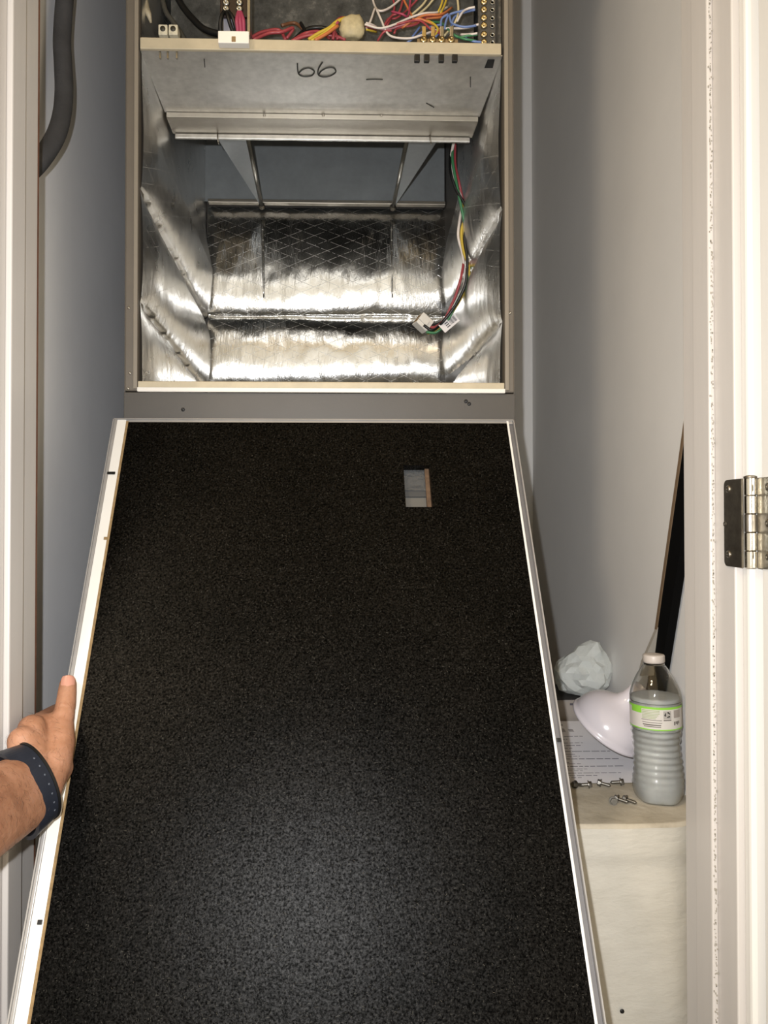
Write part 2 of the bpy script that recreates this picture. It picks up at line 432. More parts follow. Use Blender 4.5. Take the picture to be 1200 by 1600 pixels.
# foil faced insulation, bulging between horizontal folds
bands = [(1.06, 1.264), (1.264, 1.429), (1.429, 1.678)]
def prof(z, wob):
    out = 0.0
    for i, (a, b) in enumerate(bands):
        a2 = a + (wob if i > 0 else 0); b2 = b + (wob if i < 2 else 0)
        if a2 <= z <= b2:
            t = (z - a2) / (b2 - a2); h = (0.020, 0.019, 0.023)[i]
            s = t ** 0.80
            out = h * (1 - abs(2 * s - 1) ** 2.3) - (0.010 * max(0.0, (t - 0.75) / 0.25) ** 2 if i < 2 else 0.0)
    return out
def foil_wall(name, p0, p1, inward, m, z0, z1, amp=1.0, du=60, dv=150, seed=0, slope=0.0):
    p0, p1, inward = Vector(p0), Vector(p1), Vector(inward)
    vs, fs = [], []
    for j in range(dv + 1):
        z = z0 + (z1 - z0) * j / dv
        for i in range(du + 1):
            u = i / du; q = p0.lerp(p1, u)
            wob = 0.004 * noise.noise(Vector((u * 3 + seed, 0, 1))) + slope * (u - 0.5)
            dsp = prof(z, wob) * amp * (0.85 + 0.3 * noise.noise(Vector((u * 2, z * 3, seed))))
            dsp += (0.0030 if inward.y else 0.0012) * noise.noise(Vector((q.x * 14 + q.y * 14, z * 10, seed)))
            dsp += 0.0010 * noise.noise(Vector((q.x * 60 + q.y * 60, z * 26, seed + 5)))
            edge = min(1, min(u, 1 - u) / 0.03)
            if not inward.y: dsp *= max(0.0, min(1.0, (1.625 - z) / 0.10))
            if not inward.y: dsp *= min(1.0, 0.35 + u / 0.12)
            q = q + inward * (dsp * (0.6 + 0.4 * edge)); vs.append((q.x, q.y, z))
    for j in range(dv):
        for i in range(du):
            a = j * (du + 1) + i; fs.append((a, a + 1, a + du + 2, a + du + 1))
    return mk(name, vs, fs, m, ah, True)
XB0, XB1 = at(326, 400, 1.682).x, at(695, 400, 1.682).x
foil_wall('back_insulation', (XB0 - 0.004, BY, 0), (XB1 + 0.004, BY, 0), (0, -1, 0), M_foilb, 1.06, 1.678, 1.0, 90, 300, 1)
foil_wall('side_insulation', (IX0 + 0.0015, CY + 0.01, 0), (XB0 - 0.008, BY, 0), (1, 0, 0), M_foils, 1.06, 2.10, 0.85, 80, 300, 3, -0.02)
foil_wall('side_insulation', (IX1 - 0.002, CY + 0.01, 0), (XB1 + 0.008, BY, 0), (-1, 0, 0), M_foils, 1.06, 2.10, 0.85, 80, 300, 8, 0.03)
box('compartment_floor', CX0 + 0.002, CX1 - 0.002, CY + 0.002, BY + 0.02, 1.055, 1.06, M_galvd, ah)
# dents pressed in the back insulation under the rails
for px in (410, 611):
    a = at(px, 345, BY - 0.021); b = at(px + 2, 465, BY - 0.021)
    bm = bmesh.new()
    pts = [a.lerp(b, i / 10) for i in range(11)]
    bm_tube(bm, [p + Vector((0, -0.001, 0)) for p in pts], [0.004 * (1 - 0.6 * i / 10) for i in range(11)], 8)
    mkbm('foil_pleat', bm, M_foilb, ah, True)
# upper steel plenum behind the channel
box('back_plate', CX0 + 0.004, CX1 - 0.004, BY - 0.016, BY - 0.014, 1.684, 2.12, M_galvd, ah)
o = box('plate_flange', XB0, XB1, BY - 0.030, BY - 0.014, 1.676, 1.684, M_channel, ah, 0.001)
box('plenum_roof', CX0 + 0.004, CX1 - 0.004, Yc + 0.02, BY, 2.10, 2.12, M_galvd, ah)
# control shelf
dk = box('control_shelf', IX0 + 0.001, IX1 - 0.001, CY + 0.004, Yc, ZD, ZD + 0.002, M_galv, ah)
zt0, zt1 = at(500, 80, CY).z, at(500, 64, CY).z
bm = bmesh.new(); bm_box(bm, IX0 + 0.002, IX1 - 0.004, CY - 0.002, CY + 0.004, ZD - 0.001, zt1, 0.0012)
bm_box(bm, IX0 + 0.002, IX1 - 0.004, CY + 0.003, CY + 0.02, zt1 - 0.002, zt1, 0.0004)
mkbm('shelf_flange', bm, M_cabl, ah)
box('shelf_liner', IX0 + 0.012, IX1 - 0.012, Yc - 0.006, Yc, ZD + 0.002, 2.12, M_liner, ah)
# stiffener at the back of the shelf: step down, flat underside, rolled lip
cx0, cx1 = IX0 + 0.004, IX1 - 0.004
c2 = at(500, 187, Yc).z; Ye = (C.z - c2) / (C.z - at(500, 211, 1.0).z) ; c3 = c2
Ye = atz(500, 211, c2).y; c4 = at(500, 219, Ye).z
ch = box('channel', cx0, cx1, Yc, Ye, c2, c2 + 0.002, M_channel, ah)
box('channel_step', cx0, cx1, Yc - 0.002, Yc, c2, ZD - 0.0003, M_channel, ch, 0.0006)
box('channel_lip', cx0 + 0.004, cx1 - 0.004, Ye - 0.001, Ye + 0.004, c4, c2 - 0.0008, M_galv, ch, 0.0010)
box('channel_back', cx0, cx1, Ye, Ye + 0.002, c2, c2 + 0.05, M_channel, ch)
for px in (413, 505, 596): screw_head('rivet', at(px, 180, Yc - 0.002), (0, -1, 0), 0.0026, M_channel, ch, 10)
for px in (340, 672):
    tube('clip', [at(px, 206, Ye - 0.002), at(px, 213, Ye - 0.005), at(px + 1, 222, Ye - 0.004), at(px + 2, 225, Ye + 0.004)], 0.0012, M_nickel, ch, 6, 4)
# blower rails with their rods
zr = at(408, 319, 1.66).z
for s, pxb, pxw in ((1, 409, 0.052), (-1, 614, -0.058)):
    xb = at(pxb, 319, 1.66).x
    sg = -1 if s == 1 else 1
    y0, y1 = Ye + 0.012, 1.672
    vs = [(xb, y0, zr), (xb + sg * 0.072, y0, zr), (xb + sg * 0.003, y1, zr), (xb, y1, zr)]
    vs = vs + [(x, y, z + 0.002) for x, y, z in vs]
    fl = mk('blower_rail', vs, [(0, 1, 2, 3), (7, 6, 5, 4), (0, 4, 5, 1), (1, 5, 6, 2), (2, 6, 7, 3), (3, 7, 4, 0)], M_galvd, ah)
    bm = bmesh.new(); bm_tube(bm, [Vector((xb, y0 + 0.05, zr - 0.003)), Vector((xb, y1 - 0.004, zr - 0.003))], 0.0042, 12)
    mkbm('rail_rod', bm, M_screwsteel, fl, True)
    lathe('rod_boss', [(0.007, 0), (0.007, 0.01)], M_nickel, fl, 12, frame_to((xb, y1 - 0.014, zr - 0.003), (0, 1, 0)))
# marker writing, scratches, slot and clip ends on the shelf's underside
def on_shelf(p): return atz(p[0], p[1], ZD - 0.0004)
g1 = [(464.7, 99), (465, 108), (467, 116), (475, 119.5), (487, 118), (491, 111.5), (483, 106.4), (473, 108.6), (466.5, 114.5)]
g2 = [(504, 97), (498, 107), (497, 116), (504, 120), (516, 118.5), (524.5, 112.5), (521, 106), (511, 106.2), (502, 111), (498.5, 116)]
for g in (g1, g2):
    tube('marker_stroke', [on_shelf(p) for p in g], 0.0011, M_marker, ah, 6, 6)
for g in ([(572, 124.5), (585, 124), (598, 124.3)], [(666, 161), (678, 168)], [(319, 92), (320, 105)], [(735, 120), (735, 136)]):
    tube('scratch', [on_shelf(p) for p in g], 0.0008, M_marker, ah, 5, 3)
q = [on_shelf(p) for p in ((762, 93), (773, 93), (770, 106), (757, 106))]
mk('slot', q + [v + Vector((0, 0, -0.0004)) for v in q], [(0, 1, 2, 3), (7, 6, 5, 4), (0, 4, 5, 1), (1, 5, 6, 2), (2, 6, 7, 3), (3, 7, 4, 0)], M_black, ah)
for px in (652, 667, 690, 711):
    p = on_shelf((px, 84)); box('clip_end', p.x - 0.004, p.x + 0.004, p.y, p.y + 0.006, p.z - 0.011, p.z, M_black, ah, 0.001)
for px in (250, 262, 276):
    p = on_shelf((px, 80)); box('clip_end', p.x - 0.0012, p.x + 0.0012, p.y, p.y + 0.004, p.z - 0.010, p.z, M_nickel, ah)

# ------------------------------------------------------------------ control compartment
def wire_mat(name, c): return mat(name, c, 0.4, var=0.06)
W = {k: wire_mat('wire_' + k, v) for k, v in dict(red='9c4046', magenta='a0405a', orange='c07040', yellow='c2a83c', blue='6c82b4', white='d6cdc6',
     black='101011', green='3f7a52', pink='b9808a', brown='6b4630', cream='c9bb94').items()}
def wires(root, items, r):
    for col, pts in items:
        tube('wire', [at(*p) for p in pts], r if not isinstance(col, tuple) else col[1], W[col if isinstance(col, str) else col[0]], root, 7, 6)
def zfix(y): return y
YA = 1.13
# low voltage tangle on the right
lw = empty('control_wires', at(640, 60, 1.15), 'tangle of red, orange, white and blue control wires above the shelf', 'wires')
wires(lw, [
 ('white', [(580, -20, 1.17), (584, 5, 1.16), (593, 17, 1.14), (612, 10, 1.15), (640, -15, 1.17)]),
 ('white', [(586, 12, 1.15), (578, 35, 1.13), (572, 45, 1.13)]),
 ('white', [(588, 14, 1.14), (596, 32, 1.13), (604, 50, 1.12), (615, 58, 1.115), (640, 60, 1.11), (662, 54, 1.11), (690, 45, 1.12), (725, 44, 1.11), (748, 38, 1.10)]),
 ('white', [(570, 38, 1.12), (592, 44, 1.12), (612, 40, 1.12), (640, 28, 1.13), (662, 21, 1.13), (684, 19, 1.14), (700, 10, 1.16)]),
 ('pink', [(575, 39, 1.13), (600, 46, 1.13), (626, 40, 1.13), (650, 32, 1.13)]),
 ('red', [(600, 40, 1.14), (612, 25, 1.15), (624, 18, 1.15), (632, -10, 1.17)]),
 ('red', [(604, 44, 1.13), (628, 36, 1.12), (655, 32, 1.12), (672, 45, 1.11), (686, 52, 1.11)]),
 ('red', [(598, 48, 1.14), (606, 30, 1.16), (620, 28, 1.16), (640, 12, 1.17), (660, -10, 1.17)]),
 ('red', [(616, 52, 1.12), (622, 44, 1.13), (650, 38, 1.13), (668, 26, 1.14), (692, 24, 1.14)]),
 ('red', [(604, 42, 1.15), (616, 14, 1.16), (612, -10, 1.17)]),
 ('magenta', [(612, 18, 1.14), (628, 22, 1.13), (638, 24, 1.14), (642, -10, 1.16)]),
 ('red', [(590, 64, 1.13), (600, 50, 1.12), (612, 48, 1.12)]),
 ('orange', [(610, 44, 1.14), (640, 34, 1.13), (664, 24, 1.13), (690, 22, 1.13), (706, 12, 1.15)]),
 ('orange', [(628, 44, 1.13), (650, 30, 1.12), (668, 34, 1.12), (684, 44, 1.115), (690, 60, 1.11)]),
 ('orange', [(646, 30, 1.14), (638, 14, 1.15), (626, -10, 1.16)]),
 ('orange', [(640, 40, 1.14), (660, 30, 1.14), (688, 27, 1.14), (700, 20, 1.15)]),
 ('yellow', [(684, 20, 1.14), (690, 6, 1.14), (694, -15, 1.15)]),
 ('yellow', [(688, 22, 1.13), (696, 4, 1.14), (700, -15, 1.15)]),
 ('yellow', [(655, 32, 1.13), (672, 34, 1.12), (684, 45, 1.11), (678, 58, 1.11)]),
 ('cream', [(640, 26, 1.15), (660, 8, 1.15), (672, -10, 1.16)]),
 ('cream', [(652, 24, 1.16), (668, 10, 1.16), (684, -10, 1.16)]),
 ('cream', [(714, -10, 1.13), (716, 20, 1.12), (708, 40, 1.12), (694, 56, 1.11)]),
 ('blue', [(742, 12, 1.10), (722, 17, 1.11), (704, 22, 1.12), (698, 30, 1.12), (694, 46, 1.115)]),
 ('blue', [(742, 15, 1.10), (718, 22, 1.12), (708, 30, 1.12), (704, 50, 1.11)]),
 ('blue', [(700, 22, 1.12), (690, 30, 1.12), (688, 48, 1.115), (680, 58, 1.11)]),
 ('blue', [(744, 40, 1.10), (724, 42, 1.10), (706, 36, 1.11), (702, 22, 1.12)]),
 ('blue', [(690, 38, 1.14), (668, 44, 1.15), (652, 56, 1.14), (634, 68, 1.14)]),
 ('blue', [(656, 42, 1.15), (644, 58, 1.15)]),
 ('white', [(742, 11, 1.095), (730, 14, 1.10), (722, 20, 1.11), (714, 34, 1.12)]),
 ('green', [(746, 54, 1.10), (730, 56, 1.10), (716, 58, 1.105), (704, 50, 1.11), (690, 36, 1.14), (674, 34, 1.15)]),
 ('green', [(744, 64, 1.10), (722, 60, 1.10), (706, 52, 1.12)]),
 ('white', [(746, 52, 1.097), (734, 54, 1.10), (720, 54, 1.11)]),
 ('blue', [(752, 66, 1.10), (738, 64, 1.10), (724, 58, 1.11)]),
], 0.0017)
# cloth sleeve / connector body and the terminals
cn = empty('wire_connector', at(550, 62, 1.13), 'cream plastic wire connector on the control shelf under the wires', 'connector')
bm = bmesh.new()
pc = at(550, 44, 1.13)
bmesh.ops.create_icosphere(bm, subdivisions=3, radius=1.0)
for v in bm.verts:
    n = noise.noise(v.co * 2.2); k = 1 + 0.18 * n
    q = Vector((max(-0.8, min(0.8, v.co.x)) * 0.023, v.co.y * 0.014, max(-0.78, min(0.78, v.co.z)) * 0.021)) * k
    v.co = pc + q
mkbm('housing', bm, mat('cream_plastic', 'b9ac88', 0.55, var=0.25, vscale=70), cn, True)
for k in range(3):
    tube('wire', [at(572, 36 + 5 * k, 1.125), at(580, 38 + 5 * k, 1.13), at(588, 42 + 4 * k, 1.14)], 0.0016, W[('white', 'red', 'yellow')[k]], cn, 6, 4)
rw = empty('power_wires', at(480, 62, 1.14), 'red, yellow and black wires lying in loops along the shelf', 'wires')
wires(rw, [
 ('red', [(390, 60, 1.13), (410, 50, 1.14), (436, 47, 1.15), (446, 62, 1.14)]),
 ('red', [(396, 62, 1.12), (420, 52, 1.13), (440, 50, 1.13), (458, 44, 1.14), (448, 60, 1.14)]),
 ('red', [(460, 62, 1.14), (478, 52, 1.15), (500, 50, 1.14), (516, 60, 1.14)]),
 ('red', [(456, 64, 1.13), (484, 55, 1.13), (520, 56, 1.13), (540, 62, 1.13)]),
 ('red', [(528, 62, 1.13), (522, 44, 1.13), (530, 30, 1.13), (548, 28, 1.135)]),
 ('red', [(520, 62, 1.12), (524, 40, 1.12), (534, 28, 1.125)]),
 ('magenta', [(500, 56, 1.13), (520, 46, 1.12), (528, 34, 1.12)]),
 (('black', 0.0034), [(458, 64, 1.16), (480, 46, 1.17), (505, 44, 1.17), (530, 56, 1.16)]),
 (('black', 0.0028), [(466, 64, 1.15), (476, 50, 1.16), (470, 36, 1.17)]),
 ('yellow', [(482, 62, 1.12), (498, 52, 1.12), (514, 44, 1.12), (526, 34, 1.12), (540, 28, 1.125)]),
 ('yellow', [(486, 64, 1.115), (504, 54, 1.115), (524, 38, 1.115)]),
 ('orange', [(492, 63, 1.11), (510, 53, 1.11), (528, 40, 1.115)]),
 ('brown', [(440, 40, 1.17), (460, 36, 1.18), (474, 46, 1.17)]),
], 0.0026)
tb = empty('terminal_strip', at(757, 66, 1.10), 'row of brass terminal screws on a grey strip beside the right post', 'terminals')
a, b = at(748, 70, 1.105), at(775, -20, 1.105)
box('strip', a.x, b.x, 1.108, 1.114, a.z, b.z, mat('grey_phenolic', '4a4742', 0.5, var=0.2, vscale=90), tb, 0.001)
for py in (3, 15, 28, 40, 54, 66):
    screw_head('terminal_screw', at(756, py, 1.107), (-0.2, -1, 0), 0.0052, M_brass, tb, 14)
    bm = bmesh.new(); p = at(769, py + 1, 1.107); bm_lathe(bm, [(0.0036, 0), (0.0036, 0.0015), (0.0022, 0.0015), (0.0022, 0)], 12, frame_to(p, (0, -1, 0)))
    mkbm('terminal_ring', bm, M_screwsteel, tb, True)
tr = empty('terminal_row', at(684, 66, 1.09), 'low row of four brass screw terminals at the front of the shelf', 'terminals')
a, b = at(652, 68, 1.098), at(716, 61, 1.098)
box('strip', a.x, b.x, 1.098, 1.106, a.z - 0.004, b.z, M_tan, tr, 0.001)
for px in (662, 676, 690, 705):
    screw_head('terminal_screw', at(px, 62, 1.098), (0, -1, 0.25), 0.0060, M_brass, tr, 14)
    p = at(px + 1, 52, 1.10); box('spade', p.x - 0.003, p.x + 0.003, 1.101, 1.1035, p.z - 0.006, p.z + 0.012, M_brass if px < 680 else M_screwsteel, tr, 0.0008)
# power lug block in the middle left
pb = empty('power_terminal_block', at(366, 70, 1.08), 'white power terminal block with steel lugs and red and black cables', 'terminals')
a, b = at(342, 73, 1.064), at(390, 55, 1.064)
box('base', a.x, b.x, 1.055, 1.0675, a.z, b.z, M_white, pb, 0.001)
p = at(366, 65, 1.062); box('base_notch', p.x - 0.003, p.x + 0.003, 1.0542, 1.056, p.z - 0.005, p.z + 0.003, M_tan, pb, 0.0008)
a, b = at(349, 58, 1.11), at(372, -25, 1.11); box('bus_plate', a.x, b.x, 1.112, 1.114, a.z, b.z, mat('steel_plate', '9b9aa2', 0.4, var=0.1), pb)
a, b = at(387, 62, 1.10), at(392, -25, 1.10); box('barrier', a.x, b.x, 1.09, 1.12, a.z, b.z, M_screwsteel, pb, 0.0008)
a, b = at(343, 22, 1.10), at(386, -25, 1.10); box('lug_body', a.x, b.x, 1.105, 1.111, a.z, b.z, mat('brown_bakelite', '2a1a12', 0.4, var=0.2), pb, 0.001)
for px in (353, 374):
    for py in (4, 14): screw_head('lug_screw', at(px, py, 1.104), (0, -1, -0.1), 0.0056, M_screwsteel, pb, 14)
for k, px in enumerate((370, 375, 380)):
    tube('cable', [at(374, 14, 1.108), at(px, 30, 1.098), at(px + 1, 45, 1.10), at(px + 2, 62, 1.105)], 0.0028, W['magenta'], pb, 8, 5)
for k, px in enumerate((346, 356, 363)):
    tube('cable', [at(353, 14, 1.108), at(px, 26, 1.10), at(px + (6 if k else -2), 45, 1.102), at(px + (14 if k else 0), 62, 1.108)], 0.0030, W['black'], pb, 8, 5)
o = tube('black_cable', [at(268, -25, 1.16), at(282, 5, 1.15), (at(300, 28, 1.14)), at(320, 46, 1.13), at(348, 55, 1.12)], 0.0050, M_black, None, 10, 8)
tag(o, 'thick black cable curving down onto the shelf behind the white block', 'cable')
o = tube('grey_cable', [at(250, -25, 1.20), at(258, 15, 1.19), at(272, 36, 1.185), at(286, 58, 1.18), at(296, 84, 1.175)], 0.0040, mat('grey_jacket', '4a473f', 0.6), None, 8, 6)
tag(o, 'thin grey cable hanging behind the two white connectors', 'cable')
for i, px in enumerate((256, 272)):
    p = at(px, 50, 1.085); lab = ('white push connector on the shelf nearest the left post', 'worn white push connector nearer the power terminal block')[i]
    e = empty('push_connector', (p.x, 1.09, at(px, 58, 1.085).z), lab, 'connector')
    w2 = 0.0066
    box('body', p.x - w2, p.x + w2, 1.078, 1.098, at(px, 59, 1.085).z, at(px, 43, 1.085).z, mat('ivory_plastic', 'c9c2ac', 0.5, var=0.2, vscale=120), e, 0.001)
    lathe('socket', [(0.004, 0), (0.004, 0.0012)], mat('socket_dark', '3a362c', 0.6), e, 12, frame_to((p.x, 1.0782, p.z), (0, -1, 0)))
bm = bmesh.new(); pts = catmull([at(220, -20, 1.12), at(226, 8, 1.11), at(232, 22, 1.105), at(236, 36, 1.11)], 6)
bm_tube(bm, pts, [0.006, 0.006, 0.0065, 0.007, 0.007, 0.0068, 0.0066, 0.006, 0.0058, 0.0055, 0.005, 0.0048, 0.0045, 0.004, 0.0035, 0.003, 0.0025, 0.002, 0.0015], 8)
tag(mkbm('tape_tail', bm, mat('yellowed_tape', '9a907a', 0.5, var=0.3, vscale=90), None, True), 'loose tail of yellowed tape hanging at the upper left corner', 'tape')

# ------------------------------------------------------------------ harness hanging inside on the right
hn = empty('wiring_harness', at(706, 222, 1.36), 'hanging harness of white, black, red, green and yellow wires with loose plug', 'wiring harness')
H = dict(
 white=[(710, 218, 1.36), (705, 245, 1.36), (707, 275, 1.36), (717, 300, 1.36), (722, 318, 1.36), (718, 345, 1.36), (716, 370, 1.36), (723, 400, 1.37), (726, 440, 1.38), (716, 470, 1.39), (704, 490, 1.40), (692, 508, 1.41), (672, 513, 1.42), (664, 514, 1.42)],
 green=[(708, 218, 1.37), (707, 250, 1.37), (713, 285, 1.37), (718, 310, 1.365), (724, 340, 1.37), (730, 365, 1.38), (733, 390, 1.39), (733, 420, 1.39), (726, 448, 1.39), (712, 476, 1.40), (698, 503, 1.41), (682, 519, 1.42), (666, 519, 1.42)],
 red=[(711, 222, 1.375), (711, 255, 1.37), (717, 285, 1.36), (722, 308, 1.37), (727, 335, 1.38), (727, 370, 1.385), (725, 405, 1.38), (720, 435, 1.37), (712, 462, 1.38), (704, 480, 1.39), (694, 500, 1.40), (680, 511, 1.415), (668, 510, 1.42)],
 black=[(706, 222, 1.38), (703, 262, 1.38), (712, 295, 1.375), (726, 320, 1.37), (729, 345, 1.375), (726, 375, 1.375), (730, 405, 1.375), (728, 440, 1.38), (718, 466, 1.39), (706, 485, 1.40), (690, 505, 1.41), (676, 516, 1.43), (662, 508, 1.43)],
 yellow=[(724, 318, 1.362), (727, 335, 1.362), (721, 362, 1.362), (724, 392, 1.365), (732, 415, 1.365), (731, 440, 1.37), (720, 466, 1.38), (708, 486, 1.39), (697, 500, 1.40), (684, 516, 1.41), (668, 521, 1.42)],
)
for k, pts in H.items():
    sh = {'black': -0.030, 'green': -0.022, 'white': 0.004}.get(k, 0.0)
    pts = [(x, y, Y + sh * min(1, max(0, (y - 225) / 40))) for x, y, Y in pts]
    tube('wire', [at(*p) for p in pts], 0.0027, W[k], hn, 8, 6)
tube('wire', [at(733, 345, 1.40), at(737, 370, 1.40), at(733, 395, 1.395)], 0.0035, W['green'], hn, 8, 5)
p = at(662, 506, 1.42)
Mx = frame_to(p, (-0.75, -0.25, 0.6), (0, 0, 1))
fr = lambda v: Mx @ v
pl = box('plug', -0.013, 0.013, -0.011, 0.011, -0.012, 0.016, M_white, hn, 0.0015, fr)
box('plug_latch', -0.006, 0.006, -0.0145, -0.0105, -0.004, 0.017, M_white, pl, 0.0008, fr)
for i in range(2):
    for j in range(2):
        box('pin_hole', -0.009 + i * 0.010, -0.001 + i * 0.010, -0.008 + j * 0.009, -0.001 + j * 0.009, 0.0158, 0.0164, M_tan, pl, 0, fr)
# barcode tag wrapped on the wires
pt = at(702, 505, 1.385)
Mt = frame_to(pt, (0.15, -1, 0.15), (0.75, 0, 0.66)); ft = lambda v: Mt @ v
tg = box('wire_tag', -0.020, 0.020, -0.009, 0.010, 0, 0.0006, M_paper, hn, 0, ft)
bm = bmesh.new()
random.seed(3)
for i in range(9): bm_box(bm, 0.0015 + i * 0.0018, 0.0015 + i * 0.0018 + random.choice((0.0006, 0.0011)), -0.005, 0.006, 0.0006, 0.0008, frame=ft)
for i in range(3): bm_box(bm, -0.009, -0.001, -0.005 + i * 0.004, -0.003 + i * 0.004, 0.0006, 0.0008, frame=ft)
mkbm('tag_print', bm, M_ink, tg)['kind'] = 'stuff'

# ------------------------------------------------------------------ access panel leaning out of the doorway
PT = Vector((0, 1.046, at(490, 655, 1.046).z)); PBt = Vector((0, 0.707, at(490, 1600, 0.707).z))
PD = (PBt - PT).normalized(); PN = Vector((1, 0, 0)).cross(PD); PN = PN if PN.y < 0 else -PN
PU0, PU1 = at(177, 655, 1.046).x, at(803, 655, 1.046).x
PLEN = (PT.z - 0.0115) / -PD.z
def pf(v): return Vector((v.x, 0, 0)) + PT + PD * v.y + PN * v.z
def puv(px, py):
    q = atplane(px, py, PT, PN); return q.x, (q - PT).dot(PD)
def pY(z): return PT.y + PD.y * (z - PT.z) / PD.z      # panel face depth at height z
ap = empty('access_panel', (0, pY(0.0), 0), 'large black felt backed metal access panel leaning out of the doorway', 'panel')
u0, v0 = puv(630, 727); u1, v1 = puv(676, 792)
hole = (u0, u1, v0, v1)
M_sheetd = mat('dark_sheet_metal', '6f6e70', 0.45, metal=0.3, var=0.08, vscale=30)
M_sheet = mat('grey_sheet_metal', '9c9a98', 0.4, metal=0.3, var=0.08, vscale=30)
ins = plate('insulation', ((PU0 + 0.022, PU1 - 0.011, 0.006, PLEN - 0.015), hole), (-0.0185, 0.0), pf, M_felt, ap)
plate('back_sheet', ((PU0, PU1, 0.0, PLEN), (hole[0] + 0.003, hole[1] - 0.003, hole[2] + 0.003, hole[3] - 0.012)), (-0.0215, -0.0195), pf, M_sheet, ap)
def pbox(name, a, b, c, d_, e, f_, m, parent=ap, bevel=0.0): return box(name, a, b, c, d_, e, f_, m, parent, bevel, pf)
pbox('flange', PU0, PU0 + 0.0015, 0, PLEN, -0.0195, 0.001, M_sheet)
pbox('flange', PU1 - 0.0015, PU1, 0, PLEN, -0.0195, 0.001, M_sheet)
pbox('flange', PU0, PU1, 0, 0.0015, -0.0195, 0.001, M_sheet)
pbox('flange', PU0, PU1, PLEN - 0.0015, PLEN, -0.0195, 0.001, M_sheet)
pbox('flange_return', PU0 + 0.0015, PU0 + 0.0055, 0.001, PLEN, -0.002, 0.0002, M_sheet, bevel=0.0008)
pbox('flange_return', PU0 + 0.0055, PU0 + 0.0185, 0.001, PLEN, -0.003, -0.0008, M_trimw, bevel=0.0008)
pbox('insulation_edge', PU0 + 0.0185, PU0 + 0.022, 0.004, PLEN - 0.015, -0.0185, -0.0008, M_tan)
pbox('flange_return', PU1 - 0.0075, PU1 - 0.0015, 0.001, PLEN, -0.006, -0.0035, M_sheetd, bevel=0.0008)
pbox('flange_return', PU1 - 0.011, PU1 - 0.0075, 0.001, PLEN, -0.003, -0.0008, M_trimw, bevel=0.0008)
pbox('flange_return', PU0 + 0.002, PU1 - 0.002, 0.0012, 0.006, -0.003, -0.001, M_sheet, bevel=0.0006)
for px, py in ((173, 739), (165, 841), (62, 1441), (873, 1156)):
    a, b = puv(px, py); wv = 0.0035
    pbox('screw_hole', a - (0.005 if py == 739 else 0.0025), a + (0.006 if py == 739 else 0.0025), b - 0.0022, b + 0.0022, -0.0009, 0.0004, M_tan if py == 841 else M_black, bevel=0.0006)
# sight slot: clear film, grey plates behind, tan cut edge
M_film = NT('clear_film'); M_film.b.inputs['Roughness'].default_value = 0.15; M_film.b.inputs['Alpha'].default_value = 0.55
M_film.b.inputs['Base Color'].default_value = (0.10, 0.105, 0.11, 1)
M_film.l(M_film.bump(M_film.noise(45, 3, 0.6), 0.8, 0.01), M_film.b.inputs['Normal']); M_film = M_film.m
vm = v0 + (v1 - v0) * 0.50
pbox('slot_film', u0, u1, v0, vm, -0.013, -0.0125, M_film)
pbox('slot_plate', u0, u1, vm - 0.004, vm + 0.009, -0.0165, -0.014, mat('slot_bar', '3e4042', 0.5))
pbox('slot_plate', u0, u1, vm + 0.009, v1 - 0.001, -0.0185, -0.0165, mat('slot_grey', '5c5a56', 0.55))
pbox('slot_edge', u1 - 0.0055, u1, v0, v1, -0.018, -0.009, mat('slot_brown', '5a4634', 0.9, var=0.3, vscale=150))
# lint and loose fibres on the felt
bm = bmesh.new(); random.seed(11)
for i in range(420):
    uu = random.uniform(PU0 + 0.03, PU1 - 0.02); vv = random.uniform(0.02, 0.80) ** 0.8 * 0.9
    if hole[0] - 0.01 < uu < hole[1] + 0.01 and hole[2] - 0.01 < vv < hole[3] + 0.01: continue
    ang = random.gauss(1.2, 0.7); L = random.uniform(0.0008, 0.0026)
    a = Vector((uu, vv, 0.0004)); b = a + Vector((math.cos(ang), math.sin(ang), random.uniform(0, 0.15))) * L
    bm_tube(bm, [pf(a), pf(a.lerp(b, 0.5)) + PN * 0.0003, pf(b)], 0.00011, 3)
o = mkbm('lint', bm, mat('lint', '5e584e', 0.8), ap); o['kind'] = 'stuff'

# ------------------------------------------------------------------ black foam hose at the upper left
hp = [at(108, -60, 1.12), at(101, 0, 1.10), at(97, 60, 1.09), at(98.5, 100, 1.08), at(100, 140, 1.07), at(97, 178, 1.055), at(88, 210, 1.035), at(72, 238, 1.01), at(52, 262, 0.985), at(24, 285, 0.96)]
o = tube('insulated_hose', hp, 0.0128, M_hose, None, 18, 8)
tag(o, 'dark grey foam insulated hose bending behind the left door jamb', 'hose')

# ------------------------------------------------------------------ painted ledge beside the cabinet
YL = 0.935; ZT = at(985, 1287, YL).z
lg = empty('ledge', (0.40, 1.4, 0), 'cream painted plaster ledge to the right of the black panel', 'ledge')
LX0 = CX1 + 0.004
def slab(name, f, nu, nv, m):
    vs = [f(i / nu, j / nv) for j in range(nv + 1) for i in range(nu + 1)]
    fs = [(j*(nu+1)+i, j*(nu+1)+i+1, (j+1)*(nu+1)+i+1, (j+1)*(nu+1)+i) for j in range(nv) for i in range(nu)]
    return mk(name, vs, fs, m, lg, True)
def front(u, v):
    x = LX0 + (XR - LX0) * u; z = (ZT - 0.006) * v
    cap = 0.004 / (1 + math.exp(-(z - (ZT - 0.048)) * 600))
    y = YL + 0.004 - cap + 0.0025 * noise.noise(Vector((x * 12, z * 14, 3))) + 0.0008 * noise.noise(Vector((x * 40, z * 90, 9)))
    y += max(0, (u - 0.70) / 0.30) ** 2 * 0.045
    return (x, y, z)
